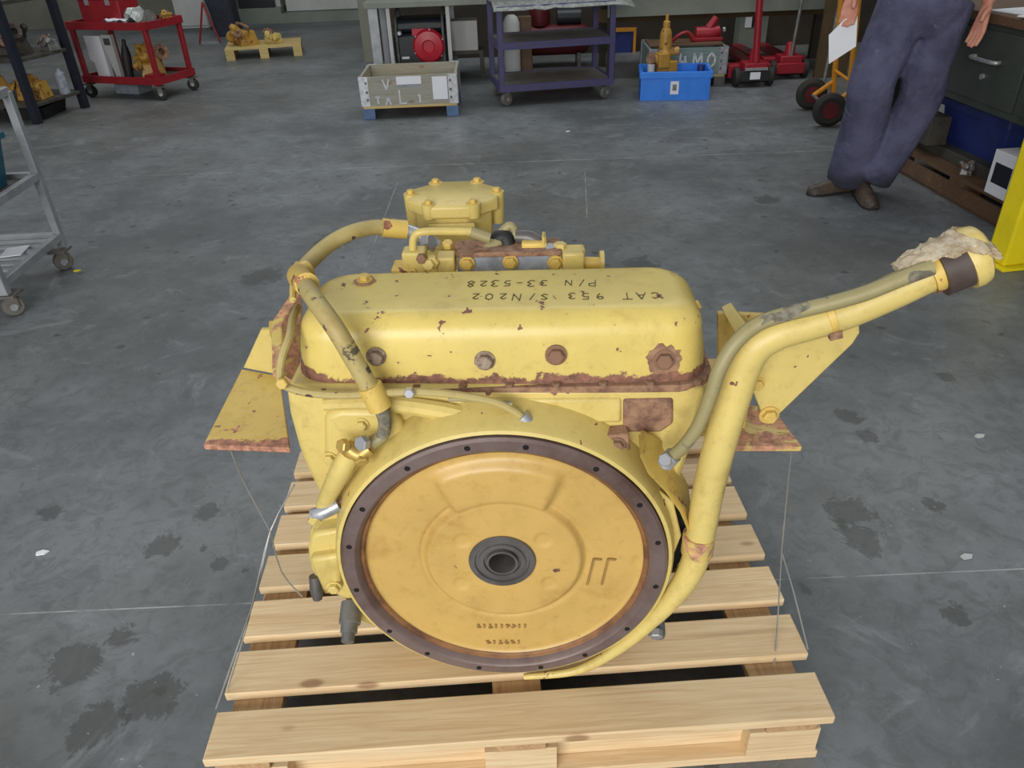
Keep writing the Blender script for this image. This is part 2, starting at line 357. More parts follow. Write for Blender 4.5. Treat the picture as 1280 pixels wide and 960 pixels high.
# single-stroke lettering (x right, y up, height 1)
GL = {'C': [[(.6, .85), (.4, 1), (.15, .85), (.05, .5), (.15, .15), (.4, 0), (.62, .15)]],
      'A': [[(0, 0), (.32, 1), (.64, 0)], [(.14, .38), (.5, .38)]], 'T': [[(0, 1), (.64, 1)], [(.32, 1), (.32, 0)]],
      '9': [[(.55, .7), (.4, .95), (.15, .95), (.06, .7), (.2, .5), (.45, .55), (.56, .75), (.5, .3), (.3, 0)]],
      '5': [[(.56, 1), (.14, 1), (.1, .58), (.4, .6), (.56, .35), (.42, .05), (.08, .05)]],
      '3': [[(.08, .92), (.35, 1), (.54, .8), (.3, .55), (.55, .3), (.35, 0), (.05, .08)]],
      'S': [[(.56, .88), (.3, 1), (.08, .8), (.3, .52), (.55, .25), (.32, 0), (.05, .12)]], '/': [[(0, -.05), (.35, 1.05)]],
      'N': [[(0, 0), (.05, 1), (.5, 0), (.56, 1)]], '2': [[(.06, .8), (.3, 1), (.53, .78), (.06, 0), (.6, .02)]],
      '0': [[(.3, 1), (.06, .75), (.06, .25), (.3, 0), (.54, .25), (.54, .75), (.3, 1)]],
      'P': [[(.05, 0), (.08, 1), (.5, .92), (.52, .6), (.08, .48)]], '-': [[(.08, .5), (.5, .5)]],
      '8': [[(.3, .52), (.1, .75), (.3, 1), (.5, .75), (.3, .52), (.06, .25), (.3, 0), (.54, .25), (.3, .52)]],
      'V': [[(0, 1), (.3, 0), (.6, 1)]], 'L': [[(.05, 1), (.05, 0), (.55, 0)]], '1': [[(.1, .8), (.3, 1), (.3, 0)]],
      '4': [[(.1, 1), (.06, .45), (.55, .45)], [(.45, .8), (.42, 0)]], 'M': [[(0, 0), (.08, 1), (.34, .3), (.6, 1), (.68, 0)]],
      'O': [[(.3, 1), (.05, .7), (.05, .3), (.3, 0), (.57, .3), (.57, .7), (.3, 1)]], 'Z': [[(.05, 1), (.56, 1), (.05, 0), (.6, 0)]],
      'I': [[(.3, 0), (.3, 1)]]}
def lettering(text, org, right, up, height, thick, adv=0.82, depth=0.0008):
    mb = MB(); right, up = Vector(right).normalized(), Vector(up).normalized(); nrm = right.cross(up); x = 0.0
    for ch in text:
        for st in GL.get(ch, []):
            for (a, b) in zip(st[:-1], st[1:]):
                p = Vector(org) + right * (x + a[0] * height) + up * (a[1] * height)
                q = Vector(org) + right * (x + b[0] * height) + up * (b[1] * height)
                d = (q - p).normalized(); p = p - d * thick * .3; q = q + d * thick * .3
                mb.bar(p + nrm * depth * .5, q + nrm * depth * .5, thick, depth, up=nrm)
        x += adv * height
    return mb

# bolt meshes, shared
def bolt_mesh(mat, name='bolt'):
    mb = MB(); mb.lathe([(1.35, 0), (1.35, 0.25), (1.0, 0.25)], seg=16); mb.lathe([(1.0, 0.25), (1.0, 0.95), (0.8, 1.1)], seg=6)
    return mb.mesh(name, mat)
BOLT = {k: bolt_mesh(k) for k in ('yellow', 'rust', 'steel', 'bright', 'yworn', 'black', 'boltgrime')}
HEX = {k: MB().lathe([(1.0, 0), (1.0, 0.9), (0.82, 1.05)], seg=6).mesh('nut', k) for k in ('yellow', 'rust', 'steel', 'bright', 'gold', 'yworn')}

# ================================================================== the setting
M['floor'] = floor_material()
fl = MB().b2((-9, -6, -0.1), (9, 14.5, 0)).build('floor', 'floor'); tag(fl, 'stained grey concrete workshop floor', kind='structure')
M['joint'] = plain('dusty_joint', (160, 163, 164), 0.8, var=0.6, scale=9)
def joint(pa, pb, wd, ext=0.0):
    a, b = at(*pa, Z=0), at(*pb, Z=0); d = (b - a).normalized()
    MB().bar(a - d * ext, b + d * ext, wd, 0.001).build('joint', 'joint', fl)
joint((0, 768), (1280, 711), 0.004, 3.0)
joint((200, 219), (1010, 189), 0.005, 1.0)
joint((497, 228), (457, 332), 0.004)
joint((731, 215), (734, 272), 0.004)

wb = MB().b2((-9, 13.6, 0), (-1.4, 13.75, 3.2)).build('wall_back', 'wallm'); tag(wb, 'grey far wall of the workshop', kind='structure')
wr = MB().b2((-1.4, 9.3, 0), (6.0, 9.42, 3.2)).build('wall_bench', 'darkwall'); tag(wr, 'dark wall behind the work bench', kind='structure')
wc = MB().b2((-1.52, 9.3, 0), (-1.4, 13.6, 3.2)).build('wall_corner', 'wallm'); tag(wc, 'grey wall return beside the bench', kind='structure')
wl = MB().b2((-9.1, -2, 0), (-9, 13.7, 3.2)).build('wall_left', 'wallm'); tag(wl, 'grey side wall of the workshop', kind='structure')
wrr = MB().b2((5.2, -2, 0), (5.3, 9.3, 3.2)).build('wall_right', 'wallm'); tag(wrr, 'grey side wall beyond the dark cabinet', kind='structure')
# big white door in the far wall, on a concrete sill
a = at(348, 14, Y=13.3); b = at(462, 14, Y=13.3)
d1 = MB().b2((a.x + 0.12, 13.36, 0.14), (b.x - 0.05, 13.46, 2.3)).build('door_1', 'offwhite'); tag(d1, 'white door panel in the far wall', kind='structure')
s1 = MB().b2((a.x - 0.1, 13.12, 0), (b.x + 0.2, 13.6, 0.13)).build('trim_1', 'beige'); tag(s1, 'concrete sill below the white door', kind='structure')
for x0 in (a.x - 0.05, b.x):
    t1 = MB().b2((x0, 13.3, 0.13), (x0 + 0.1, 13.6, 2.4)).build('trim_2', 'offwhite'); tag(t1, 'white door jamb in the far wall', kind='structure')

# ================================================================== pallet under the engine
PA = math.radians(1.9)
pal = thing('wooden_pallet', 'large pale pine pallet carrying the yellow engine', 'pallet', (-0.611, 0.848, 0), PA)
LEN = 1.208
bmesh_board = None
for i in range(7):
    y0 = i * 0.1425; dx = (0.0, 0.004, 0.006, 0.01, 0.012, 0.012, 0.012)[i]; wd = (.103, .106, .104, .107, .112, .106, .104)[i]
    o = MB().box((LEN / 2, wd / 2, 0), (LEN, wd, 0.022)).build('deck_board', 'pine', pal, bevel=0.0025)
    o.location = (dx, y0, 0.133); o.rotation_euler = (0, 0, math.radians((-.1, .1, .25, .15, .2, -.2, .1)[i]))
for x in (0.07, 0.60, 1.13):
    MB().box((x, 0.48, 0.1105), (0.1, 0.955, 0.022)).build('stringer_board', 'pineY', pal, bevel=0.002)
blk = MB().box((0, 0, 0), (0.14, 0.1, 0.078)).mesh('block', 'pine')
for x in (0.08, 0.60, 1.12):
    for y in (0.055, 0.48, 0.91):
        inst('block', blk, pal, (x, y, 0.0605))
for y in (0.055, 0.48, 0.91):
    MB().box((LEN / 2, y, 0.0105), (LEN - 0.02, 0.1, 0.021)).build('bottom_board', 'pine', pal, bevel=0.002)
MB().box((LEN / 2, 0.05, 0.058), (LEN - 0.16, 0.022, 0.072)).build('fascia_board', 'pine', pal)

# ================================================================== engine
eng = thing('diesel_engine', 'yellow diesel engine with round flywheel and chipped rocker cover on the pallet', 'engine', E0, EYAW)
eng.rotation_euler = (0, 0, EYAW)
FC = Vector((-0.008, 0, 0.3275)); AX = Vector((0, 1, 0))   # profile height grows away from the camera
# --- flywheel: rim ring
fly = MB().lathe([(.256, .021), (.261, .013), (.265, .003), (.269, 0), (.288, 0), (.293, .004), (.293, .045), (.25, .045)], FC, AX, 128, caps=False).build('flywheel_rim', 'ring', eng)
fly['label'] = 'brown bare steel flywheel rim'
# polar height field of the cast face
def sstep(a, b, x):
    t = max(0, min(1, (x - a) / (b - a))); return t * t * (3 - 2 * t)
NR, NTH = 64, 192; vs, fs = [], []
for i in range(NR + 1):
    r = 0.056 + (0.259 - 0.056) * i / NR
    for k in range(NTH):
        t = 2 * math.pi * k / NTH
        ang = abs(((math.degrees(t) - 91 + 180) % 360) - 180)        # from 12 o'clock
        dep = 0.024
        disc = 1 - sstep(.136, .147, r)
        half = 33 - 60 * max(0, r - .14) + 0
        sect = (1 - sstep(half - 3, half + 4, ang)) * (1 - sstep(.215, .24, r))
        dep -= max(.0105 * disc, .014 * sect * sstep(.118, .15, r))
        dep += 0.0035 * math.exp(-((r - .151) / .004) ** 2) * (1 - sect)
        dep -= 0.007 * sstep(.246, .259, r)
        for (aa, rr0, sz) in ((35, .088, .02), (145, .088, .02), (215, .1, .018), (325, .1, .018)):
            px, pz = rr0 * math.cos(math.radians(aa)), rr0 * math.sin(math.radians(aa))
            dd = math.hypot(r * math.cos(t) - px, r * math.sin(t) - pz); dep += 0.003 * (1 - sstep(sz * .5, sz, dd))
        dep += 0.0006 * noise.noise((r * math.cos(t) * 30, r * math.sin(t) * 30, 1.7))
        vs.append((FC.x + r * math.cos(t), dep, FC.z + .009 * (1 - sstep(.06, .25, r)) + r * math.sin(t)))
for i in range(NR):
    for k in range(NTH):
        k2 = (k + 1) % NTH; fs.append((i * NTH + k, i * NTH + k2, (i + 1) * NTH + k2, (i + 1) * NTH + k))
MB().lathe([(.252, .0185), (.2555, .0152), (.2585, .0148), (.2605, .0125)], FC, AX, 128, caps=False).build('rim_lip', 'lip', eng)
ff = MB().add(vs, fs).build('flywheel_face', 'face', eng, angle=70); ff['label'] = 'ochre painted dished flywheel face with raised top lobe'
# raised casting marks: two F shapes and two lines of cast characters
k = MB()
for (px, w_) in ((738, 0), (756, 0)):
    p = ep(px + 4, 698, v=.023); q = ep(px - 4, 730, v=.023); r_ = ep(px + 14, 699, v=.023)
    k.bar(p, q, .0035, .006, up=AX); k.bar(p, r_, .0035, .006, up=AX)
k.build('casting_mark', 'mark', ff)
cm = MB()
for row, (xa, xb, yy) in enumerate(((598, 656, 784), (610, 648, 804))):
    n_ = 9 - 3 * row
    for i in range(n_):
        p = ep(xa + (xb - xa) * i / (n_ - 1), yy - 2, v=.0235); random.seed(i + row * 20)
        cm.bar(p + Vector((0, 0, .005)), p - Vector((0, 0, .005)), .0035, .005, up=AX)
        if random.random() > .4: cm.bar(p + Vector((-.003, 0, random.choice((-.004, 0, .004)))), p + Vector((.005, 0, random.choice((-.004, 0, .004)))), .003, .005, up=AX)
cm.build('casting_mark', 'mark', ff)
# hub bearing
HB = Vector((FC.x - .003, -.006, FC.z + .010))
hb = MB().lathe([(.058, .03), (.061, .017), (.059, .014), (.05, .014), (.0485, .018), (.043, .018), (.042, .015), (.034, .015), (.033, .02), (.029, .02), (.0285, .012), (.0245, .012), (.023, .03), (.023, .1)], HB, AX, 64, caps=False).build('pilot_bearing', 'bearing', eng)
hb['label'] = 'dark steel pilot bearing in flywheel hub'
MB().lathe([(.0235, .075), (.0235, .08)], HB, AX, 24).build('bore_shade_disc', 'hole', hb)  # disc across the bore, its depth shade painted black
# bolt holes in the rim: slightly raised discs, hole shade painted as near-black
hole = MB().lathe([(.0052, -.0004), (.0052, .004)], (0, 0, 0), AX, 14).mesh('hole_shade_disc', 'hole')
for k in range(16):
    t = math.radians(10 + k * 22.5 + (3 if k % 3 == 0 else 0))
    inst('hole_shade_disc', hole, fly, (FC.x + .279 * math.cos(t), 0, FC.z + .279 * math.sin(t)))
# --- bell housing: collar round the flywheel, then the cast plate
MB().lathe([(.2938, .016), (.296, .008), (.302, .01), (.307, .02), (.318, .085), (.20, .1)], FC, AX, 96, caps=False).build('bell_collar', 'yellow', eng)
hp = [(356, 484), (361, 520), (372, 560), (384, 590), (402, 625), (402, 640), (386, 668), (384, 700), (388, 712), (412, 742), (432, 752), (440, 775), (520, 830), (640, 850), (740, 838), (806, 790), (836, 735), (846, 690), (848, 610), (860, 575), (876, 520), (884, 486)]
poly = [ep(x, y, v=.085) for x, y in hp]
for q in poly: q.z = max(q.z, .03)
MB().prism(poly, (0, .13, 0)).build('bell_housing', 'yellow', eng, bevel=0.012)
# sloping shoulder between collar and head (drains back under the cover)
def rounded(u0, u1, v0, v1, w, r, n=6):
    pts = []
    for cx, cy, a0 in ((u1 - r, v1 - r, 0), (u0 + r, v1 - r, 90), (u0 + r, v0 + r, 180), (u1 - r, v0 + r, 270)):
        for i in range(n + 1):
            a = math.radians(a0 + 90 * i / n); pts.append(Vector((cx + r * math.cos(a), cy + r * math.sin(a), w)))
    return pts
# --- block behind the housing, head and sump
MB().b2((-.33, .2, .13), (.31, .66, .60)).build('cylinder_block', 'yellow', eng, bevel=0.02)
MB().loft([rounded(-.22, .22, .24, .64, 0.0, .05), rounded(-.25, .25, .22, .66, .13, .05)]).build('oil_sump', 'yworn', eng)
MB().loft([rounded(-.362, .352, .09, .335, .575, .05), rounded(-.362, .352, .09, .335, .648, .05)]).build('cylinder_head', 'yellow', eng, bevel=0.004)
# --- rocker cover
rings = [rounded(-.356, .348, .098, .325, .66, .062)]
for w_, ins in ((.68, .003), (.71, .007), (.735, .011)):
    rings.append(rounded(-.356 + ins, .348 - ins, .098 + ins * .8, .325 - ins * .6, w_, .062))
rt = .046
for i in range(1, 9):
    a = math.pi / 2 * i / 8; ins = .011 + rt * (1 - math.cos(a)); w_ = .735 + rt * math.sin(a)
    rings.append(rounded(-.356 + ins, .348 - ins, .098 + ins * .9, .325 - ins * .6, w_, max(.03, .062 - ins * .4)))
cov = MB().loft(rings).build('rocker_cover', 'cover', eng, angle=50); cov['label'] = 'yellow rocker cover with chipped paint and rusty lower edge'
fl_ = MB().loft([rounded(-.366, .356, .086, .337, .647, .064), rounded(-.366, .356, .086, .337, .661, .064)]).build('cover_flange', 'rust', eng, bevel=.002)
for i in range(9):
    inst('flange_bolt', HEX['rust'], fl_, (-.30 + i * .078, .0935, .658), (0, 0, 1), .0075)
for (x, y, mt, sc) in ((470, 446, 'boltgrime', .0125), (606, 451, 'boltgrime', .013), (695, 444, 'rust', .0135), (830, 450, 'rust', .014)):
    inst('cover_bolt', BOLT[mt], cov, ep(x, y, v=.102) + Vector((0, .002, 0)), (0, -1, .08), sc)
p = ep(830, 450, v=.102)
random.seed(9)
MB().prism([p + Vector((math.cos(a) * r_ * 1.15, -.0005 + .1 * math.sin(a) * r_, math.sin(a) * r_)) for a, r_ in [(2 * math.pi * k / 30, random.uniform(.022, .029) + (.004 if k in (8, 9, 10) else 0)) for k in range(30)]], (0, .006, 0)).build('rust_washer', 'rust', cov)
p = ep(456, 352, w=.781)
MB().lathe([(.022, -.002), (.02, .003)], p, (0, 0, 1), 6).build('rust_washer', 'rust', cov)
inst('cover_bolt', BOLT['yworn'], cov, p + Vector((0, 0, .002)), (0, 0, 1), .0105)
inst('cover_bolt', BOLT['yworn'], cov, (.330, .2, .748), (.8, 0, .5), .009)
# marker writing on the cover top, written from the far side
TW = .7815
p = ep(826, 363, w=TW); q = ep(584, 365, w=TW)
for (txt, pa, pb, hh) in (('CAT 953 S/N202', (824, 366), (583, 368), None), ('P/N 33-5328', (745, 350), (580, 351), None)):
    a = ep(pa[0], pa[1], w=TW); b = ep(pb[0], pb[1], w=TW); L = (b - a).length; hgt = .024
    adv = L / (len(txt) * hgt)
    r_ = (b - a).normalized(); up = Vector((0, 0, 1)).cross(r_)
    for n_, ch in enumerate(txt):
        if ch != ' ': lettering(ch, a + r_ * (n_ * adv * hgt) + up * random.uniform(-.002, .002), r_, up, hgt * random.uniform(.85, 1.05), .0013, adv, .0006).build('letter', 'marker', cov)
# --- ledges below the cover
def poly_block(name, mat, px, v, depth, bevel=.004, parent=eng):
    return MB().prism([ep(x, y, v=v) for x, y in px], (0, depth, 0)).build(name, mat, parent, bevel=bevel)
poly_block('head_ledge', 'yellow', [(560, 500), (777, 499), (777, 529), (690, 529), (560, 512)], .08, .05, .005)
poly_block('rusty_lug', 'rust', [(779, 500), (842, 499), (842, 530), (826, 541), (779, 541)], .08, .05, .005)
poly_block('gear_case_pad', 'yellow', [(404, 520), (424, 512), (486, 512), (505, 535), (500, 575), (470, 608), (425, 612), (404, 570)], .062, .04, .012)
for (x, y) in ((452, 530), (488, 556), (412, 572)):
    inst('pad_bolt', BOLT['yellow'], eng, ep(x, y, v=.062), (0, -1, 0), .0095)
# shoulder rib between ring and left pad
MB().tube([ep(405, 505, v=.07), ep(470, 503, v=.075), ep(560, 515, v=.07), ep(640, 535, v=.05), ep(720, 533, v=.06)], [.012, .014, .016, .014, .01], 10).build('housing_rib', 'yellow', eng)
# --- guard plate on the right of the ring
vs = []
g = [((798, 543), (803, 540), .05), ((800, 570), (835, 560), .05), ((810, 592), (845, 585), .045), ((832, 615), (858, 610), .04), ((850, 640), (862, 640), .04), ((860, 664), (868, 664), .04)]
mb = MB(); row = []
for (pa, pb, v_) in g:
    row += [ep(pa[0], pa[1], v=v_ - .025), ep(pb[0], pb[1], v=v_ + .05)]
mb.add(row + [p + Vector((.004, .006, .002)) for p in row], [(2 * i, 2 * i + 1, 2 * i + 3, 2 * i + 2) for i in range(5)] + [(12 + 2 * i, 12 + 2 * i + 2, 12 + 2 * i + 3, 12 + 2 * i + 1) for i in range(5)] + [(2 * i, 2 * i + 2, 14 + 2 * i, 12 + 2 * i) for i in range(5)] + [(2 * i + 1, 13 + 2 * i, 15 + 2 * i, 2 * i + 3) for i in range(5)])
mb.build('guard_plate', 'yworn', eng)
poly_block('cavity_shade_block', 'hole', [(812, 600), (840, 612), (862, 655), (858, 690), (842, 715), (832, 700), (828, 650)], .06, .03, .002)  # solid block coloured near-black to paint the shade of an open recess
poly_block('rib_web', 'yellow', [(822, 612), (842, 628), (852, 670), (838, 705), (830, 660)], .04, .03, .003)
poly_block('rust_patch_lug', 'rust', [(746, 546), (786, 543), (788, 562), (775, 578), (762, 570)], .055, .03, .003)
inst('pad_bolt', BOLT['rust'], eng, ep(771, 555, v=.055), (0, -1, 0), .0105)
# --- starter flange and bolts low on the left
poly_block('starter_flange', 'yellow', [(384, 686), (390, 668), (425, 662), (428, 740), (405, 745), (388, 712)], .05, .06, .008)
poly_block('starter_lug', 'yellow', [(386, 700), (424, 694), (426, 735), (404, 742)], .03, .03, .008)
MB().lathe([(.012, 0), (.013, .03), (.009, .05)], ep(394, 720, v=.05), (0, -.3, -1), 14).build('plug', 'bearing', eng)
inst('pad_bolt', BOLT['yellow'], eng, ep(418, 733, v=.03), (0, -1, 0), .011)
for (x, y) in ((438, 772),):
    p = ep(x, y, v=.06); d = Vector((.0, -.75, -.35)).normalized()
    MB().lathe([(.022, -.03), (.022, .012), (.017, .013), (.017, .03), (.013, .031), (.013, .048), (.009, .05)], p, d, 20).build('drain_fitting', 'steel', eng)
p = ep(822, 780, v=.06); MB().lathe([(.014, -.03), (.015, .02), (.012, .028)], p, Vector((-.05, -.8, -.3)), 18).build('dowel_stud', 'steel', eng)
inst('dowel_nut', HEX['bright'], eng, ep(819, 788, v=.035), (-.05, -.8, -.3), .014)
# --- oil line fittings on the pad
def pt(x, y, v): return ep(x, y, v=v)
MB().tube([pt(438, 566, .03), pt(425, 590, .03), pt(404, 632, .05)], [.018, .019, .014], 14).build('breather_arm', 'yellow', eng)
MB().tube([pt(432, 556, .03), pt(448, 568, .025), pt(462, 560, .03)], [.012, .014, .012], 12).build('union_body', 'gold', eng)
inst('union_nut', HEX['bright'], eng, pt(456, 553, .02), (-.4, -.7, .3), .013)
inst('union_nut', HEX['gold'], eng, pt(432, 557, .02), (-.5, -.6, .4), .012)
inst('union_nut', HEX['gold'], eng, pt(452, 572, .02), (.2, -.8, -.3), .011)
MB().tube([pt(392, 644, .04), pt(405, 640, .038), pt(424, 630, .045)], .013, 12).build('sensor_body', 'bright', eng)
inst('sensor_tip', HEX['yellow'], eng, pt(396, 648, .035), (-.5, -.6, -.5), .013)
MB().tube([pt(424, 630, .05), pt(460, 612, .06)], .008, 10).build('sensor_stem', 'rust', eng)
# --- left hose: from the filter round the cover to the union
hp_ = [(505, 287, .52), (470, 284, .50), (438, 291, .46), (408, 308, .42), (380, 336, .34), (379, 352, .24), (396, 378, .11), (420, 412, .062), (446, 456, .055), (466, 492, .05)]
hs = MB().tube([pt(*q) for q in hp_], .0155, 14).build('oil_hose', 'hose', eng); hs['label'] = 'worn yellow and grey oil hose'
MB().tube([pt(508, 287, .52), pt(478, 284.5, .505)], .0195, 16).build('hose_ferrule', 'yworn', hs)
MB().tube([pt(462, 482, .05), pt(476, 510, .045)], .020, 16).build('hose_ferrule', 'yworn', hs)
MB().tube([pt(476, 510, .045), pt(481, 526, .04), pt(478, 545, .04), pt(465, 553, .035)], [.013, .011, .011, .012], 12).build('hose_stem', 'hosegrey', hs)
MB().tube([pt(384, 338, .33), pt(373, 345, .30), pt(384, 356, .20)], .021, 14).build('hose_clamp', 'yworn', hs)
MB().tube([pt(372, 330, .36), pt(367, 345, .30), pt(366, 375, .22)], .006, 8).build('clamp_strap', 'yellow', hs)
# --- wiring loom under the cover
wl_ = [(372, 384, .25), (366, 398, .18), (362, 420, .11), (353, 445, .08), (350, 470, .07), (356, 482, .062), (385, 491, .058), (430, 494, .056), (480, 491, .054), (530, 490, .052), (580, 495, .05), (620, 503, .048), (646, 516, .046), (656, 526, .044)]
lm = MB().tube([pt(*q) for q in wl_], .0068, 10).build('wiring_loom', 'hose', eng)
MB().tube([pt(652, 520, .042), pt(668, 538, .036)], .0125, 12).build('connector', 'bright', lm)
inst('clip', HEX['bright'], lm, pt(512, 490, .046), (0, -1, .2), .009)
inst('clip', HEX['yworn'], lm, pt(354, 478, .056), (0, -1, .2), .010)
MB().tube([pt(640, 505, .05), pt(600, 500, .05), pt(560, 499, .05)], .004, 8).build('loom_branch', 'hosegrey', lm)
# --- mounting feet
FWT = .49
def foot(name, px, mt, lab):
    q = [ep(x, y, w=FWT) for x, y in px]
    o = MB().prism(q, (0, 0, -.012)).build(name, mt, eng, bevel=.002); o['label'] = lab; return o
foot('mounting_foot', [(254, 556), (362, 560), (350, 470), (302, 461)], 'yfoot', 'rust-edged yellow mounting foot')
foot('mounting_foot', [(912, 558), (1003, 558), (968, 512), (912, 500)], 'yscab', 'rust-scabbed yellow mounting foot below the pipe bracket')
# left: side plate and gusset
MB().prism([ep(340, 470, v=.23), ep(338, 404, v=.33), ep(364, 366, v=.42), ep(367, 385, v=.42), ep(360, 480, v=.23)], (.02, 0, 0)).build('side_bracket', 'yscab', eng, bevel=.002)
MB().prism([ep(304, 460, w=FWT), ep(345, 468, w=FWT), ep(342, 412, v=.44), ep(326, 412, v=.46)], (0, .012, 0)).build('gusset', 'yellow', eng, bevel=.002)
MB().b2((-.42, .24, .47), (-.30, .4, .53)).build('bracket_boss', 'yworn', eng, bevel=.004)
MB().lathe([(.02, 0), (.02, .02)], ep(352, 412, v=.36), (-1, -.6, .2), 16).build('bracket_bush', 'yworn', eng)
# right: side plates
MB().prism([ep(905, 392, v=.36), ep(918, 386, v=.36), ep(942, 418, v=.30), ep(926, 430, v=.30)], (0, .03, 0)).build('side_bracket', 'yellow', eng, bevel=.002)
MB().prism([ep(898, 392, v=.38), ep(960, 395, v=.38), ep(960, 440, v=.33), ep(898, 450, v=.33)], (0, .015, 0)).build('side_bracket', 'yworn', eng, bevel=.002)
MB().b2((.30, .2, .47), (.45, .36, .55)).build('bracket_boss', 'yworn', eng, bevel=.004)
pb_ = MB().prism([pt(930, 462, .085), pt(950, 440, .085), pt(1000, 418, .085), pt(1074, 405, .085), pt(1075, 416, .085), pt(1066, 430, .085), pt(968, 524, .085), pt(956, 526, .085)], (0, .008, 0)).build('pipe_bracket', 'yellow', eng, bevel=.002)
inst('bracket_bolt', BOLT['yworn'], pb_, pt(946, 479, .085), (0, -1, 0), .0095)
inst('bracket_bolt', BOLT['yworn'], pb_, pt(961, 518, .085), (0, -1, 0), .0125)
# --- long pipe
pp = [(655, 846, .012), (720, 838, .012), (770, 812, .014), (815, 775, .016), (848, 738, .02), (868, 702, .026), (878, 655, .03), (886, 610, .034), (900, 555, .04), (916, 500, .046), (930, 458, .05), (945, 432, .05), (974, 415, .05), (1010, 405, .05), (1060, 389, .05), (1120, 363, .05), (1185, 332, .05)]
rr_ = [.006, .009, .012, .015, .021, .0245, .026, .027, .027, .027, .027, .0275, .027, .026, .026, .026, .025]
pipe = MB().tube([pt(*q) for q in pp], rr_, 20).build('water_pipe', 'yellow', eng); pipe['label'] = 'long bent yellow water pipe'
MB().tube([pt(874, 668, .029), pt(871, 690, .027)], .0285, 20, 1).build('pipe_joint', 'yscab', pipe)
MB().tube([pt(1032, 396, .05), pt(1040, 393, .05)], .0285, 18, 1).build('pipe_clamp', 'yworn', pipe)
MB().bar(pt(1036, 420, .03), pt(1052, 416, .03), .012, .012).build('clamp_tab', 'rust', pipe)
h2 = [(838, 572, .02), (856, 556, .012), (874, 530, .008), (888, 496, .008), (900, 460, .012), (920, 428, .02), (948, 405, .03), (985, 392, .03), (1030, 381, .025), (1080, 367, .02), (1130, 347, .02), (1165, 334, .022)]
ho = MB().tube([pt(*q) for q in h2], [.011] * 4 + [.0115] * 8, 12).build('thin_hose', 'hosegrey', pipe)
MB().tube([pt(831, 580, .02), pt(842, 568, .018)], .0145, 12).build('hose_end', 'bright', ho)
inst('hose_nut', HEX['bright'], ho, pt(834, 575, .012), (-.5, -.6, .5), .012)
# pipe end: rubber sleeve, capped elbow, film
MB().tube([pt(1160, 343, .05), pt(1178, 335, .05)], .031, 20, 1).build('pipe_collar', 'yworn', pipe)
MB().tube([pt(1172, 338, .05), pt(1216, 320, .05)], .040, 26, 1).build('rubber_sleeve', 'sleeve', pipe)
MB().tube([pt(1203, 326, .05), pt(1214, 321, .05), pt(1224, 317, .05), pt(1230, 315, .05)], [.044, .045, .042, .03], 22, 3).build('end_cap', 'yellow', pipe)
mb = MB(); random.seed(3)
fp = [(1121, 331), (1140, 320), (1160, 311), (1180, 303), (1200, 296), (1218, 295), (1236, 303)]; fr_ = (.008, .012, .014, .017, .021, .024, .022)
rings = []
for i in range(31):
    t = i / 5; k0 = min(int(t), 5); f_ = t - k0
    c = pt(fp[k0][0] * (1 - f_) + fp[k0 + 1][0] * f_, fp[k0][1] * (1 - f_) + fp[k0 + 1][1] * f_, .045); r = fr_[k0] * (1 - f_) + fr_[k0 + 1] * f_
    rg = []
    for k in range(28):
        a = 2 * math.pi * k / 28; nn = 1 + .5 * noise.noise((i * .35, math.cos(a) * 1.6, math.sin(a) * 1.6)) + .12 * noise.noise((i * 1.1, math.cos(a) * 4, math.sin(a) * 4))
        rg.append(c + Vector((.004 * noise.noise((i * .9, k * .6, 4)), math.cos(a) * r * 1.7 * nn, math.sin(a) * r * .42 * nn - .006)))
    rings.append(rg)
fm = mb.loft(rings).build('wrapping_film', 'film', pipe, angle=20); fm['label'] = 'crinkled clear plastic film wrapped over the pipe end'
# --- behind the cover: filter head with octagonal lid
fpos = at(567, 241, Z=.945) - E0; FH = Vector((fpos.dot(EA), fpos.dot(EB), fpos.z))
def octo(r, z, sq=.88): return [FH + Vector((r * math.cos(math.radians(22.5 + 45 * k)), r * sq * math.sin(math.radians(22.5 + 45 * k)), z)) for k in range(8)]
fh = MB().loft([octo(.08, -.42), octo(.08, -.17), octo(.09, -.10), octo(.093, -.03), octo(.103, -.026)]).build('filter_housing', 'yellow', eng, bevel=.004)
lid = MB().loft([octo(.108, -.028), octo(.108, -.004), octo(.1, 0)]).build('octagonal_lid', 'yellow', eng, bevel=.003)
lid['label'] = 'dusty octagonal lid with rusty bolts'
for k in range(6):
    a = math.radians(30 + 60 * k - 30 + 0); a = math.radians(60 * k)
    p = FH + Vector((.096 * math.cos(a), .085 * math.sin(a), 0))
    MB().lathe([(.014, -.07 if k in (0, 3) else -.03), (.0165, .001)], p, (0, 0, 1), 14).build('lid_lug', 'yellow', lid)
    inst('lid_bolt', BOLT['yworn'], lid, p, (0, 0, 1), .0088)
MB().prism([FH + Vector((-.05, -.0865, -.04)), FH + Vector((.05, -.0865, -.04)), FH + Vector((.05, -.0835, -.1)), FH + Vector((-.05, -.0835, -.1))], (0, .01, 0)).build('housing_panel', 'yellow', fh, bevel=.002)
MB().lathe([(.07, -.22), (.105, -.2), (.1, -.15)], FH + Vector((.03, -.04, -.02)), (0, 0, 1), 24).build('housing_base', 'yworn', fh)
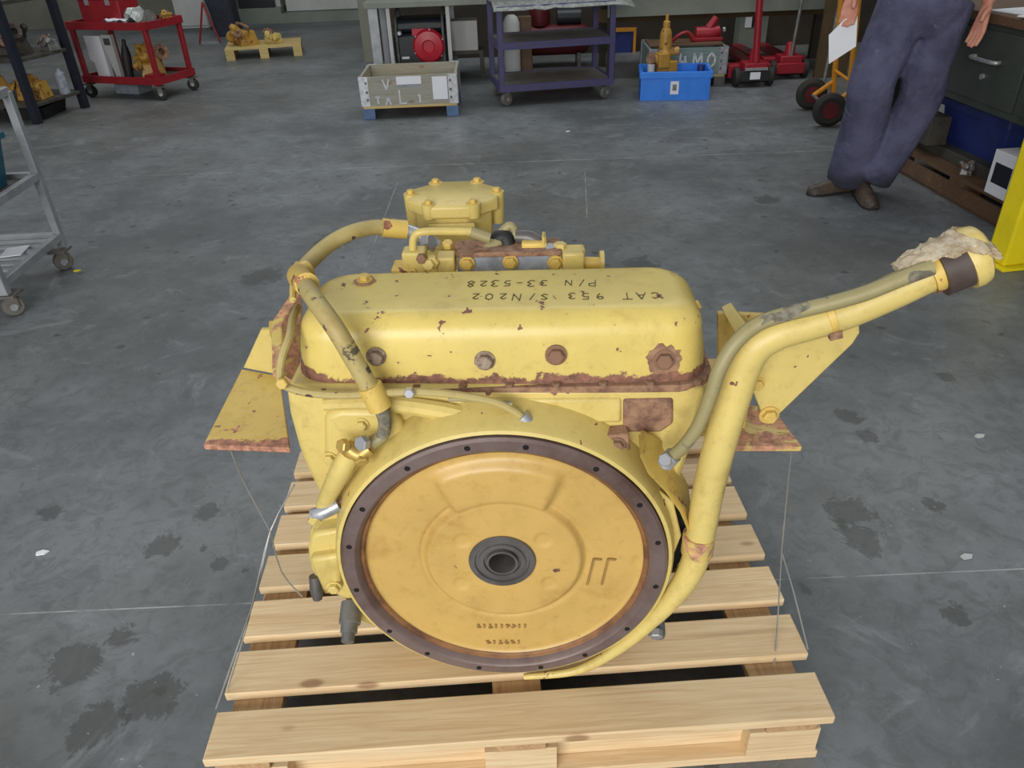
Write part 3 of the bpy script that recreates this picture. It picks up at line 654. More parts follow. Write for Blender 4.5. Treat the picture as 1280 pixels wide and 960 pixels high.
# head extension that carries the manifold
MB().b2((-.15, .345, .60), (.13, .56, .70)).build('manifold_base', 'yworn', eng, bevel=.006)
mf = MB().prism([pt(572, 321, .40), pt(700, 317, .40), pt(700, 350, .40), pt(572, 352, .40)], (0, .05, 0)).build('manifold_rail', 'bluegrey', eng, bevel=.003)
MB().prism([pt(570, 317, .395), pt(702, 314, .395), pt(702, 320, .395), pt(570, 323, .395)], (0, .07, 0)).build('manifold_gasket', 'rust', mf, bevel=.002)
for (x, y) in ((584, 329), (638, 327), (694, 328)):
    inst('manifold_bolt', BOLT['yworn'], mf, pt(x, y, .398), (0, -1, 0), .0115)
MB().tube([pt(516, 345, .40), pt(516, 310, .40), pt(518, 296, .40), pt(528, 290, .40), pt(560, 289, .41), pt(592, 290, .42)], .0078, 12).build('breather_tube', 'yellow', eng)
MB().tube([pt(588, 290, .42), pt(612, 298, .42)], .011, 12).build('breather_end', 'hosegrey', eng)
def lump(name, mat, x, y, v, s, par=eng, bev=.004):
    return MB().box(pt(x, y, v), s).build(name, mat, par, bevel=bev)
lump('valve_block', 'yellow', 519, 325, .40, (.045, .04, .045)); lump('valve_foot', 'yworn', 507, 336, .40, (.05, .05, .02))
lump('valve_block', 'yellow', 558, 328, .40, (.036, .04, .035)); inst('valve_nut', HEX['yellow'], eng, pt(541, 326, .385), (0, -1, 0), .013)
inst('valve_nut', HEX['rust'], eng, pt(527, 322, .37), (0, -1, 0), .01); inst('valve_nut', HEX['yellow'], eng, pt(536, 330, .375), (0, -1, .2), .012)
lump('pump_block', 'yellow', 716, 326, .41, (.042, .05, .05)); inst('valve_nut', HEX['yellow'], eng, pt(700, 312, .42), (0, 0, 1), .013)
MB().tube([pt(724, 328, .41), pt(752, 329, .41)], .012, 14).build('pump_spindle', 'yworn', eng)
MB().lathe([(.022, -.004), (.022, .004)], pt(752, 327, .41), (1, 0, 0), 18).build('pump_flange', 'yellow', eng)
lump('pump_cap', 'yellow', 715, 313, .42, (.05, .03, .014))
MB().tube([pt(606, 318, .43), pt(622, 302, .45), pt(630, 288, .46), pt(638, 282, .46), pt(644, 292, .46), pt(640, 314, .45)], [.018, .018, .010, .008, .009, .012], 12).build('cable_loop', 'hosegrey', eng)
MB().tube([pt(612, 314, .45), pt(620, 300, .45), pt(632, 298, .45), pt(636, 314, .44)], .016, 12).build('black_connector', 'black', eng)
MB().tube([pt(644, 296, .45), pt(662, 297, .45), pt(676, 304, .44)], [.014, .016, .015], 12).build('cable_boot', 'bearing', eng)
lump('solenoid_bracket', 'yworn', 668, 308, .43, (.05, .03, .024)); lump('solenoid_tab', 'yellow', 680, 304, .43, (.008, .03, .04))
inst('solenoid_nut', HEX['bright'], eng, pt(687, 312, .42), (.2, -.6, .6), .011)
for i, x in enumerate((560, 574, 589, 603, 614, 650)):
    inst('manifold_nut', HEX['rust' if i % 2 else 'yworn'], eng, pt(x, 308 + (i % 3) * 3, .44), (0, -.3, 1), .011)
inst('hose_coupling', HEX['bright'], eng, pt(532, 303, .47), (.7, -.4, .3), .017)
MB().tube([pt(508, 287, .52), pt(528, 296, .50), pt(545, 308, .50)], [.013, .014, .016], 12).build('coupling_stem', 'bright', eng)

# ================================================================== tie wires from the mounting feet to the pallet
def wire(label, pts_list):
    mb = MB()
    for pts in pts_list: mb.tube(pts, .0017, 6, 3)
    return tag(mb.build('tie_wire', 'wire'), label, 'wire', 'wires tying the engine to the pallet')
def ew(v): return E0 + EA * v.x + EB * v.y + Vector((0, 0, v.z))
kL = at(338, 664, Y=1.20)
wire('thin twisted tie wire below the mounting foot beside the hose', [[ew(ep(288, 562, w=.478)), at(306, 605, Y=1.20), kL], [at(368, 606, Y=1.22), kL, at(318, 745, Y=1.10), at(305, 795, Y=1.02), at(285, 860, Z=.146)], [kL, at(352, 715, Y=1.25), at(378, 746, Z=.146)], [kL, at(318, 748, Y=1.10), at(300, 800, Y=1.0), at(270, 886, Z=.146)]])
kR = at(977, 690, Y=1.22)
wire('thin twisted tie wire below the foot under the pipe bracket', [[ew(ep(990, 560, w=.478)), at(984, 615, Y=1.21), kR], [kR, at(973, 760, Y=1.12), at(968, 832, Z=.13)], [kR, at(992, 740, Y=1.15), at(1010, 812, Z=.146)]])

# ================================================================== workshop things
def caster(parent, x, y, r=.055, wmat='tyre', z=0.0, rot=0.0):
    R = Matrix.Rotation(rot, 3, 'Z')
    f = MB(); f.box(Vector((x, y, z + r * 2.25)), (.085, .085, .012))
    for s in (-1, 1): f.box(Vector((x, y, z + r * 1.6)) + R @ Vector((0, s * .026, 0)), (.045, .006, r * 1.4), R)
    c = f.build('caster', 'caster', parent)
    MB().lathe([(r * .35, -.021), (r * .9, -.019), (r, -.012), (r, .012), (r * .9, .019), (r * .35, .021)], (x, y, z + r), R @ Vector((0, 1, 0)), 20).build('wheel', wmat, c)
    MB().lathe([(.016, -.03), (.016, .03)], (x, y, z + r), R @ Vector((0, 1, 0)), 10).build('axle', 'bright', c)
    return c
def casting(name, label, loc, s, mat='cast', seed=1, group=None, tall=1.0):
    random.seed(seed); U = random.uniform
    t = thing(name, label, 'machine part', loc, U(-.9, .9), group)
    h = .55 * s * tall * U(.8, 1.15); wx = s * U(.6, .95); wy = s * U(.5, .8)
    b = MB(); b.box((0, 0, h / 2), (wx, wy, h), taper=U(.7, 1.0))
    for k in range(random.randint(4, 6)):
        d = Vector((U(-1, 1), U(-1, .2), U(-.1, .8))).normalized(); r = s * U(.1, .2); c = Vector((U(-.25, .25) * s, U(-.2, .2) * s, U(.4, .95) * h))
        b.lathe([(r, 0), (r * U(.8, 1.15), s * U(.25, .4)), (r * .7, s * .45)], c, d, 14)
        b.box(c + Vector((U(-.15, .15), U(-.15, .15), .05)) * s, (U(.1, .4) * s, U(.1, .4) * s, U(.1, .3) * s))
    bd = b.build('casting_body', mat, t, remesh=s * .026)
    for k in range(3):
        d = Vector((U(-1, 1), U(-1, -.2), U(-.1, .7))).normalized(); c = Vector((U(-.3, .3) * s, -.15 * s, U(.3, .95) * h)); r = s * U(.12, .22)
        fl2 = MB().lathe([(r, 0), (r, .06 * s), (r * .45, .07 * s), (r * .4, .0)], c + d * s * .3, d, 18).build('flange', mat if k else 'rust', t)
        q = d.orthogonal().normalized()
        for n in range(4): inst('bolt', BOLT['rust'], fl2, c + d * s * .36 + (Matrix.Rotation(n * 1.571 + .4, 3, d) @ q) * r * .78, d, .022 * s)
    MB().tube([(U(-.3, .3) * s, -.1 * s, h), (U(-.4, .4) * s, -.1 * s, h + .22 * s), (U(-.4, .4) * s, 0, h + .12 * s), (U(-.3, .3) * s, .1 * s, h * .8)], .045 * s, 10).build('pipe', 'rust', t)
    return t
def sheet(name, label, cat, pts, mat, th=.004, parent=None, group=None):
    n = (Vector(pts[1]) - Vector(pts[0])).cross(Vector(pts[2]) - Vector(pts[0])).normalized()
    o = MB().prism(pts, n * th).build(name, mat, parent)
    return tag(o, label, cat, group) if label else o

# --- grey tube trolley at the left
gc = thing('tube_trolley', 'grey square-tube trolley with slatted lower shelf near the dark rack', 'trolley', (-2.2, 3.62, 0), math.radians(2))
GW, GD, GT = -.85, -.56, .85
for x in (0, GW):
    for y in (0, GD):
        MB().b2((x - .018, y - .018, .12), (x + .018, y + .018, GT)).build('post', 'grey', gc, bevel=.003); caster(gc, x * .94 - .02, y * .9 - .01, .045, 'caster', rot=.6)
for z in (.17, .47, GT):
    fr = MB()
    for y in (0, GD): fr.b2((GW, y - .016, z - .018), (0, y + .016, z + .018))
    for x in (0, GW): fr.b2((x - .016, GD, z - .018), (x + .016, 0, z + .018))
    fr.build('shelf_frame', 'grey', gc, bevel=.003)
for i in range(7):
    MB().b2((GW, -.07 - i * .07, .165), (0, -.045 - i * .07, .175)).build('slat', 'grey', gc)
MB().b2((GW + .02, GD + .02, .455), (-.02, -.02, .465)).build('shelf_panel', 'darkshelf', gc)
o = sheet('paper_sheet', 'crumpled white paper on the slatted lower shelf of the grey trolley', 'paper', [(-2.34, 3.34, .178), (-2.25, 3.36, .179), (-2.27, 3.48, .178), (-2.36, 3.45, .180)], 'white')
tb = thing('storage_box', 'teal plastic box on the middle shelf of the grey trolley', 'box', (-2.475, 3.335, .467), math.radians(2))
MB().loft([rounded(-.2, .2, -.19, .19, 0, .03), rounded(-.23, .23, -.22, .22, .2, .03)]).build('body', 'teal', tb)
MB().loft([rounded(-.245, .245, -.235, .235, .2, .03), rounded(-.245, .245, -.235, .235, .225, .03)]).build('rim', 'teal', tb)
MB().b2((.2, -.15, .04), (.222, -.10, .19)).build('strip', 'offwhite', tb)

# --- dark rack with parts
rk = thing('storage_rack', 'dark navy steel rack loaded with machine parts', 'rack', (-4.0, 6.87, 0), math.radians(-14))
for x in (0, -1.2):
    for y in (0, .6):
        MB().b2((x - .03, y - .03, 0), (x + .03, y + .03, 1.5)).build('post', 'darknavy', rk)
for z in (.16, .52, .95):
    MB().b2((-1.2, -.02, z - .03), (.02, .62, z)).build('shelf', 'darkshelf', rk, bevel=.004)
def in_rk(x, y, z): return rk.matrix_basis @ Vector((x, y, z))
rkm = Matrix.Translation((-4.0, 6.87, 0)) @ Matrix.Rotation(math.radians(-14), 4, 'Z')
casting('machine_casting', 'ochre casting on the lower shelf of the dark rack', rkm @ Vector((-.14, .22, .16)), .26, seed=11)
casting('machine_casting', 'dull grey-green casting on the upper shelf of the dark rack', rkm @ Vector((-.22, .25, .52)), .3, mat='darkshelf', seed=12)
casting('machine_casting', 'small pale metal casting beside the grey-green one', rkm @ Vector((-.03, .45, .52)), .15, mat='steel', seed=13)
casting('machine_casting', 'ochre casting at the far end of the lower rack shelf', rkm @ Vector((-.6, .25, .16)), .3, seed=14)
o = MB().lathe([(.045, 0), (.045, .17), (.02, .19), (.02, .21)], rkm @ Vector((-.02, .44, .16)), (0, 0, 1), 16).build('spray_can', 'bluegrey'); tag(o, 'pale blue can on the lower rack shelf', 'can')
o = MB().loft([rounded(-.16, .16, -.2, .2, 0, .03), rounded(-.18, .18, -.22, .22, .1, .03)]).build('drip_tray', 'black'); o.location = rkm @ Vector((-.25, .3, 0)); tag(o, 'black drip tray on the floor under the dark rack', 'tray')

# --- red cart
rc = thing('service_cart', 'red two-shelf steel cart with loaded shelves', 'cart', (-4.02, 7.92, 0), math.radians(-19.5))
rcm = Matrix.Translation((-4.02, 7.92, 0)) @ Matrix.Rotation(math.radians(-19.5), 4, 'Z')
CW, CDp = .88, .5
for x in (0.02, CW - .02):
    for y in (0.02, CDp - .02):
        MB().b2((x - .02, y - .02, .13), (x + .02, y + .02, .68)).build('post', 'red', rc, bevel=.003); caster(rc, x, y, .055, 'tyre', rot=.4)
for z, mt in ((.15, 'darkshelf'), (.62, 'darkshelf')):
    MB().b2((0, 0, z), (CW, CDp, z + .02)).build('shelf', mt, rc)
    e = MB()
    e.b2((-.01, -.015, z - .01), (CW + .01, 0, z + .055)); e.b2((-.01, CDp, z - .01), (CW + .01, CDp + .015, z + .055))
    e.b2((-.015, -.01, z - .01), (0, CDp + .01, z + .055)); e.b2((CW, -.01, z - .01), (CW + .015, CDp + .01, z + .055))
    e.build('shelf_lip', 'red', rc)
def incart(x, y, z): return rcm @ Vector((x, y, z))
def cbox(name, label, cat, M4, lo, hi, mat, bevel=.004, rot=0):
    c = [(a + b) / 2 for a, b in zip(lo, hi)]; s = [abs(b - a) for a, b in zip(lo, hi)]
    o = MB().box((0, 0, s[2] / 2), s).build(name, mat, None, bevel=bevel)
    o.matrix_world = M4 @ Matrix.Translation((c[0], c[1], lo[2])) @ Matrix.Rotation(rot, 4, 'Z'); return tag(o, label, cat)
tbx = thing('tool_box', 'red steel tool box on top of the red cart', 'tool box', incart(.28, .28, .64), math.radians(-19.5))
MB().b2((-.23, -.13, 0), (.23, .13, .2)).build('body', 'red', tbx, bevel=.006); MB().b2((-.235, -.135, .2), (.235, .135, .25)).build('lid', 'red', tbx, bevel=.006)
MB().tube([(-.08, -.02, .25), (-.08, -.02, .29), (.08, -.02, .29), (.08, -.02, .25)], .008, 8).build('handle', 'steel', tbx)
for s in (-.12, .12): MB().b2((s - .02, -.145, .16), (s + .02, -.13, .22)).build('latch', 'bright', tbx)
cl = MB(); random.seed(5)
gr = [[incart(.40 + .24 * i / 7, .02 + .14 * j / 5, .675 + .02 * noise.noise((i * .6, j * .7, 0)) + .012) for i in range(8)] for j in range(6)]
vs = [p for r in gr for p in r]; cl.add(vs + [p - Vector((0, 0, .012)) for p in vs], [(j * 8 + i, j * 8 + i + 1, j * 8 + i + 9, j * 8 + i + 8) for j in range(5) for i in range(7)] + [(48 + j * 8 + i + 8, 48 + j * 8 + i + 9, 48 + j * 8 + i + 1, 48 + j * 8 + i) for j in range(5) for i in range(7)])
tag(cl.build('rag', 'white'), 'white rag on the front lip of the red cart top', 'rag')
fo = MB(); rg = []
for i in range(7):
    random.seed(20 + i); c = Vector((.60 + .03 * i, .20, .70 + .03 * math.sin(i)))
    rg.append([incart(*(c + Vector((random.uniform(-.012, .012), math.cos(a) * .11 + random.uniform(-.02, .02), math.sin(a) * .055 + random.uniform(-.015, .015))))) for a in [2 * math.pi * k / 12 for k in range(12)]])
tag(fo.loft(rg).build('film_bundle', 'foil', angle=15), 'crumpled silver film bundle on the red cart top', 'film')
casting('machine_casting', 'small ochre casting at the end of the red cart top', incart(.80, .42, .64), .11, seed=21)
wf = thing('ring_binder', 'white binder with a cut-away lower corner on the red cart bottom shelf', 'binder', incart(.14, .12, .17), math.radians(-19.5 + 3))
MB().prism([(-.07, 0, 0), (.07, 0, 0), (.07, 0, .37), (-.11, 0, .37), (-.11, 0, .16), (-.07, 0, .13)], (0, .05, 0)).build('cover', 'white', wf); MB().b2((-.06, .008, .02), (.064, .042, .365)).build('pages', 'offwhite', wf)
wf = thing('document_folder', 'grey-white folder with dark print leaning beside the white binder', 'folder', incart(.295, .12, .17), math.radians(-19.5))
MB().prism([(-.01, 0, 0), (.05, 0, 0), (.05, 0, .38), (-.06, 0, .38), (-.06, 0, .27)], (0, .04, 0)).build('cover', 'offwhite', wf); MB().b2((-.045, -.002, .29), (.03, 0, .35)).build('print_patch', 'bearing', wf)
o = MB().lathe([(.04, 0), (.045, .2), (.03, .27), (.018, .3), (.018, .34)], incart(.43, .13, .17), (.12, 0, 1), 16).build('oil_bottle', 'black'); tag(o, 'black bottle beside the ochre casting on the red cart', 'bottle')
casting('machine_casting', 'large ochre housing on the red cart bottom shelf', incart(.60, .28, .17), .34, seed=24)
cbox('parts_tray', 'small red tray at the end of the red cart bottom shelf', 'tray', rcm, (.70, .03, .17), (.84, .16, .22), 'red')
cbox('carton', 'pale blue-grey carton on the floor under the red cart', 'carton', rcm, (.14, .2, 0), (.42, .4, .09), 'bluegrey')

# --- small pallet with two castings, and what stands behind it
sp = thing('small_pallet', 'small pale pallet by the far wall carrying two castings', 'pallet', (-3.22, 9.76, 0), math.radians(12))
spm = Matrix.Translation((-3.22, 9.76, 0)) @ Matrix.Rotation(math.radians(12), 4, 'Z')
for i in range(5): MB().b2((0, i * .125, .108), (.88, i * .125 + .1, .128)).build('deck_board', 'pinefar', sp)
for x in (.0, .39, .78):
    MB().b2((x, 0, .088), (x + .1, .6, .108)).build('stringer_board', 'pinefar', sp)
    for y in (0, .25, .5): MB().b2((x, y, 0), (x + .1, y + .1, .088)).build('block', 'pinefar', sp)
casting('machine_casting', 'brown and yellow pump casting on the small pallet', spm @ Vector((.24, .28, .128)), .34, seed=31)
casting('machine_casting', 'low bright yellow valve casting on the small pallet', spm @ Vector((.56, .26, .128)), .22, mat='yellow', seed=32)
p = at(285, 46, Z=0)
nb = MB().loft([rounded(p.x - .16, p.x + .16, p.y, p.y + .3, 0, .06), rounded(p.x - .2, p.x + .14, p.y, p.y + .3, .3, .07), rounded(p.x - .26, p.x + .12, p.y - .02, p.y + .3, .62, .06), rounded(p.x - .2, p.x + .05, p.y + .05, p.y + .25, .78, .04)]).build('tarp_sack', 'cloth', angle=60); tag(nb, 'dark navy sack standing behind the small pallet', 'sack')
p = at(250, 40, Z=0)
lk = thing('metal_locker', 'pale grey locker behind the red cart', 'locker', (p.x, p.y + .1, 0), 0)
MB().b2((-.34, 0, .04), (.12, .4, 1.3)).build('body', 'offwhite', lk, bevel=.005); MB().b2((-.33, -.015, .08), (.11, 0, 1.28)).build('door', 'offwhite', lk); MB().b2((-.34, .02, 0), (.12, .38, .04)).build('plinth', 'steel', lk)
st = thing('tube_stool', 'thin red tube stand beside the navy sack', 'stand', at(263, 55, Z=0), 0)
for s in (-1, 1): MB().tube([(s * .14, 0, .01), (0, .05, .5)], .014, 8).build('leg', 'red', st)
MB().b2((-.16, 0, .0), (.16, .03, .03)).build('foot_bar', 'grey', st)
p = at(318, 32, Z=0)
kb = thing('floor_cabinet', 'dark cabinet on a pale plinth beside the white door', 'cabinet', (p.x, p.y + .2, 0), 0)
MB().b2((-.24, 0, .22), (.3, .45, 1.0)).build('body', 'engineblack', kb, bevel=.006); MB().b2((-.26, -.02, 0), (.4, .47, .22)).build('plinth', 'beige', kb)

# --- bench frame, generator and crates
b1y = 7.75
def px_x(x, y, Y): return at(x, y, Y=Y).x
b1 = thing('steel_bench', 'pale steel bench frame standing over the black generator', 'bench', (0, b1y, 0), 0)
xl, x2, x3 = px_x(469, 40, b1y), px_x(487, 40, b1y), px_x(561, 40, b1y)
MB().b2((xl - .05, 0, 0), (xl + .04, .06, .72)).build('post', 'grey', b1, bevel=.004)
for x in (x2, x3): MB().b2((x - .018, 0, 0), (x + .018, .04, .72)).build('post', 'offwhite', b1, bevel=.003)
for x in (xl, x3): MB().b2((x - .03, .62, 0), (x + .03, .68, .72)).build('post', 'grey', b1, bevel=.003)
MB().b2((xl - .08, -.02, .70), (.1, .72, .75)).build('bench_top', 'beige', b1, bevel=.004)
ge = thing('generator', 'black portable generator with round red starter cover', 'generator', (px_x(526, 60, 7.86), 7.9, 0), 0)
MB().b2((-.26, 0, .03), (.26, .4, .46)).build('body', 'engineblack', ge, bevel=.03)
MB().b2((-.25, .02, .46), (.25, .38, .58)).build('fuel_tank', 'engineblack', ge, bevel=.04)
cx = px_x(536, 57, 7.86) - px_x(526, 60, 7.86); cz = at(536, 57, Y=7.88).z
rs = MB().lathe([(.150, 0), (.150, .05), (.13, .075), (.06, .085), (.05, .07), (.0, .07)], (cx, .0, cz), (0, -1, 0), 40).build('starter_cover', 'starter', ge)
for k in range(6):
    a = k * 1.047 + .4; inst('screw', BOLT['bright'], rs, (cx + .14 * math.cos(a), -.05, cz + .14 * math.sin(a)), (0, -1, 0), .009)
MB().b2((cx - .15, -.02, cz + .09), (cx - .02, .0, cz + .15)).build('recoil_tab', 'starter', ge)
MB().b2((-.19, -.012, .24), (-.12, 0, .26)).build('label_plate', 'white', ge)
for x in (-.19, .06): MB().lathe([(.025, 0), (.025, .02), (.016, .04)], (x, -.005, .47), (0, -1, 0), 14).build('knob', 'bright', ge)
for x in (-.22, .22): MB().tube([(x, .02, .02), (x, -.03, .3), (x, .02, .6), (x, .38, .6), (x, .38, .02)], .012, 8).build('frame_tube', 'steel', ge)
dk = thing('low_stand', 'dark low stand under the white carton', 'stand', (px_x(580, 45, 8.1), 8.15, 0), 0)
MB().b2((-.18, 0, .22), (.18, .3, .25)).build('top', 'darkshelf', dk)
for x in (-.16, .16):
    for y in (.03, .27): MB().b2((x - .02, y - .02, 0), (x + .02, y + .02, .22)).build('leg', 'darkshelf', dk)
cbox('carton', 'white carton on the low stand beside the generator', 'carton', Matrix.Translation((px_x(580, 45, 8.1), 8.15, 0)), (-.13, .02, .25), (.13, .25, .52), 'offwhite')

def collar_crate(name, label, org, rz, W, D, mat, legm):
    t = thing(name, label, 'crate', org, rz)
    z0, z1 = .085, .33
    for y in (0, D - .02): MB().b2((.03, y, z0 + .02), (W - .03, y + .02, z1)).build('side_board', mat, t)
    for x in (0, W - .02): MB().b2((x, .03, z0 + .02), (x + .02, D - .03, z1)).build('end_board', mat, t)
    MB().b2((0.01, 0, z0), (W - .01, D, z0 + .02)).build('base_board', 'pinefar', t)
    for x in (0, W):
        for y in (0, D):
            sx, sy = (1 if x == 0 else -1), (1 if y == 0 else -1)
            h = MB(); h.b2((x - sx * .006, y - sy * .006, z0 + .02), (x + sx * .07, y, z1 + .004)); h.b2((x - sx * .006, y - sy * .006, z0 + .02), (x, y + sy * .07, z1 + .004))
            c = h.build('corner_hinge', 'bright', t)
            for zz in (z0 + .06, z0 + .12, z0 + .19): MB().b2((x + sx * .045, y - sy * .009, zz), (x + sx * .062, y - sy * .005, zz + .02)).build('hinge_slot', 'bearing', c)
            MB().b2((x, y, 0), (x + sx * .1, y + sy * .1, z0)).build('foot', legm, t, bevel=.004)
    return t
a = at(455, 150, Z=0); b = at(574, 145, Z=0); ang = math.atan2(b.y - a.y, b.x - a.x)
c1 = collar_crate('collar_crate', 'open wooden collar crate with white paint marks and stuck-on papers before the generator', a, ang, (b - a).length, .58, 'ply', 'padblue')
W1 = (b - a).length
for (txt, x, z, h_) in (('V', .19, .225, .08), ('T', .12, .125, .05), ('A', .20, .115, .06), ('L', .31, .12, .1), ('1', .46, .125, .06)):
    lettering(txt, (x, -.0005, z), (1, 0, 0), (0, 0, 1), h_, .012, .9, .002).build('paint_mark', 'whitepaint', c1)
MB().b2((.30, -.003, .265), (.50, 0, .325)).build('paper_label', 'white', c1); MB().b2((W1 - .20, -.003, .14), (W1 - .08, 0, .315)).build('paper_label', 'white', c1)
MB().b2((.315, -.0025, .245), (.48, 0, .262)).build('blue_strip', 'bluegrey', c1)
xa, xb = px_x(811, 75, 7.3), px_x(908, 75, 7.3)
c2 = collar_crate('collar_crate', 'grey-green collar crate lettered 4MO behind the bright blue bin', (xa, 7.3, .02), math.radians(-2), xb - xa, .55, 'greencrate', 'bearing'); c2.location.z = 0
L0 = xb - xa
for y_ in (.12, .24, .36): MB().b2((.02, y_, .331), (L0 - .02, y_ + .1, .345)).build('lid_slat', 'oldpine', c2)
for i, ch in enumerate('4MO'):
    lettering(ch, (.27 + i * .125, -.0005, .165), (1, 0, 0), (0, 0, 1), .12, .016, .9, .002).build("painted_letter", 'whitepaint', c2)

# --- blue shelf trolley
bo = at(634, 133, Z=0); bq = at(757, 124, Z=0); bang = math.atan2(bq.y - bo.y, bq.x - bo.x); BWd = (bq - bo).length
bc = thing('shelf_trolley', 'purple-blue steel trolley with two empty grey shelves', 'trolley', bo, bang)
bcm = Matrix.Translation(bo) @ Matrix.Rotation(bang, 4, 'Z')
for x in (-.04, BWd + .04):
    for y in (0, .55):
        MB().b2((x - .022, y - .022, .13), (x + .022, y + .022, .77)).build('post', 'navy', bc, bevel=.003)
for x in (0, BWd):
    for y in (.03, .5): caster(bc, x, y, .055, 'caster', rot=.5)
for z in (.14, .47):
    MB().b2((-.04, 0, z), (BWd + .04, .55, z + .03)).build('shelf', 'shelf', bc)
    e = MB()
    for y in (-.025, .555): e.b2((-.06, y, z - .02), (BWd + .06, y + .02, z + .035))
    for x in (-.065, BWd + .045): e.b2((x, -.02, z - .02), (x + .02, .57, z + .035))
    e.build('shelf_rim', 'navy', bc)
MB().b2((-.06, -.02, .75), (BWd + .06, .57, .775)).build('top_tray', 'navy', bc, bevel=.003)
gr = []
for j in range(7):
    gr.append([bcm @ Vector((-.09 + (BWd + .30) * i / 14, -.06 + .66 * j / 6, .80 + .016 * noise.noise((i * .9, j * .8, 3)) - (.05 if j == 0 else 0) - (.03 if i == 14 else 0))) for i in range(15)])
vs = [p for r in gr for p in r]; N_ = len(vs)
cl = MB().add(vs + [p - Vector((0, 0, .006)) for p in vs], [(j * 15 + i, j * 15 + i + 1, j * 15 + i + 16, j * 15 + i + 15) for j in range(6) for i in range(14)] + [(N_ + j * 15 + i + 15, N_ + j * 15 + i + 16, N_ + j * 15 + i + 1, N_ + j * 15 + i) for j in range(6) for i in range(14)] + [(i, N_ + i, N_ + i + 1, i + 1) for i in range(14)] + [(j * 15 + 14, N_ + j * 15 + 14, N_ + j * 15 + 29, j * 15 + 29) for j in range(6)])
tag(cl.build('cover_sheet', 'foil', angle=40), 'pale crinkled sheet spread over the top of the purple-blue trolley', 'sheet')
# behind the trolley, under the bench
p = at(725, 75, Z=0)
cp = thing('air_compressor', 'dark red tank compressor on the floor behind the purple-blue trolley', 'compressor', (p.x - .30, 8.6, 0), 0)
MB().lathe([(.05, -.38), (.13, -.34), (.15, -.28), (.15, .28), (.13, .34), (.05, .38)], (0, 0, .26), (1, 0, 0), 28).build('tank', 'darkred', cp)
MB().lathe([(.1, 0), (.11, .05), (.1, .2), (.05, .22)], (-.15, 0, .4), (0, 0, 1), 20).build('pump_head', 'darkred', cp); MB().lathe([(.08, -.12), (.08, .12)], (.15, 0, .47), (1, 0, 0), 20).build('motor', 'engineblack', cp)
for s in (-.25, .25): MB().b2((s - .02, -.12, 0), (s + .02, .12, .14)).build('foot', 'bearing', cp)
p = at(640, 80, Z=0)
for i, (px_, mt, lb) in enumerate(((640, 'offwhite', 'pale round canister'), (657, 'oldpine', 'brown wooden offcut block'))):
    x = px_x(px_, 60, 8.0)
    o = (MB().lathe([(.075, 0), (.08, .02), (.08, .5), (.06, .55), (.03, .57)], (0, 0, 0), (0, 0, 1), 24) if i == 0 else MB().box((0, 0, .27), (.13, .1, .54))).build(('canister', 'wood_offcut')[i], mt, None, bevel=.004)
    o.location = (x, 8.05 + .12 * i, 0); tag(o, lb + ' standing behind the purple-blue trolley', ('canister', 'wood block')[i])
q = at(775, 66, Z=0)
bb = thing('stacking_bin', 'small blue bin with yellow front frame on the floor beyond the purple-blue trolley', 'bin', (q.x, q.y, 0), math.radians(-3))
MB().loft([rounded(-.13, .13, 0, .26, 0, .01), rounded(-.15, .15, -.01, .28, .25, .01)]).build('body', 'blue', bb)
MB().b2((-.15, -.022, .22), (.17, -.008, .26)).build('front_rim', 'orange', bb); MB().b2((.14, -.022, .0), (.17, -.008, .23)).build('front_edge', 'orange', bb)

# --- bright blue bin with a yellow valve block in it
a = at(800, 126, Z=0); b = at(886, 125, Z=0); bang2 = math.atan2(b.y - a.y, b.x - a.x); Wb = (b - a).length
bn = thing('euro_container', 'bright blue plastic container with a white sticker on the floor', 'container', a, bang2)
bnm = Matrix.Translation(a) @ Matrix.Rotation(bang2, 4, 'Z')
Db, Hb = .38, .23
MB().b2((.01, .01, 0), (Wb - .01, Db - .01, .02)).build('base', 'binblue', bn)
for y in (0, Db - .014): MB().b2((0, y, .0), (Wb, y + .014, Hb)).build('side_wall', 'binblue', bn)
for x in (0, Wb - .014): MB().b2((x, .014, .0), (x + .014, Db - .014, Hb)).build('end_wall', 'binblue', bn)
e = MB()
for (x0, x1, y0, y1) in ((-.012, Wb + .012, -.014, .004), (-.012, Wb + .012, Db - .004, Db + .014), (-.014, .004, -.012, Db + .012), (Wb - .004, Wb + .014, -.012, Db + .012)): e.b2((x0, y0, Hb - .05), (x1, y1, Hb))
e.build('rim', 'binblue', bn, bevel=.003)
for x in (.02, Wb * .33, Wb * .67, Wb - .02): MB().b2((x - .006, -.011, .0), (x + .006, .002, Hb - .04)).build('rib', 'binblue', bn)
stk = MB().b2((Wb * .43, -.003, .05), (Wb * .55, 0, .155)).build('sticker', 'white', bn); MB().b2((Wb * .46, -.0045, .08), (Wb * .52, -.003, .13)).build('print', 'steel', stk)
vb = thing('valve_block', 'tall ochre valve block standing in the bright blue container', 'machine part', bnm @ Vector((.18, .2, .02)), .3)
b_ = MB(); b_.box((0, 0, .13), (.16, .15, .26), taper=.85); b_.box((-.03, -.05, .28), (.1, .1, .12)); b_.lathe([(.06, 0), (.05, .3), (.035, .34)], (.02, 0, .18), (0, 0, 1), 16); b_.lathe([(.035, 0), (.035, .14)], (0, 0, .33), (1, -.4, .1), 12); b_.lathe([(.035, 0), (.03, .13)], (0, 0, .27), (-1, -.4, .2), 12); b_.box((.06, -.05, .22), (.09, .08, .1)); b_.build('casting_body', 'cast', vb, remesh=.007)
MB().lathe([(.03, 0), (.03, .06), (.014, .07), (.014, .12)], (.02, 0, .51), (0, 0, 1), 16).build('valve_stem', 'cast', vb)
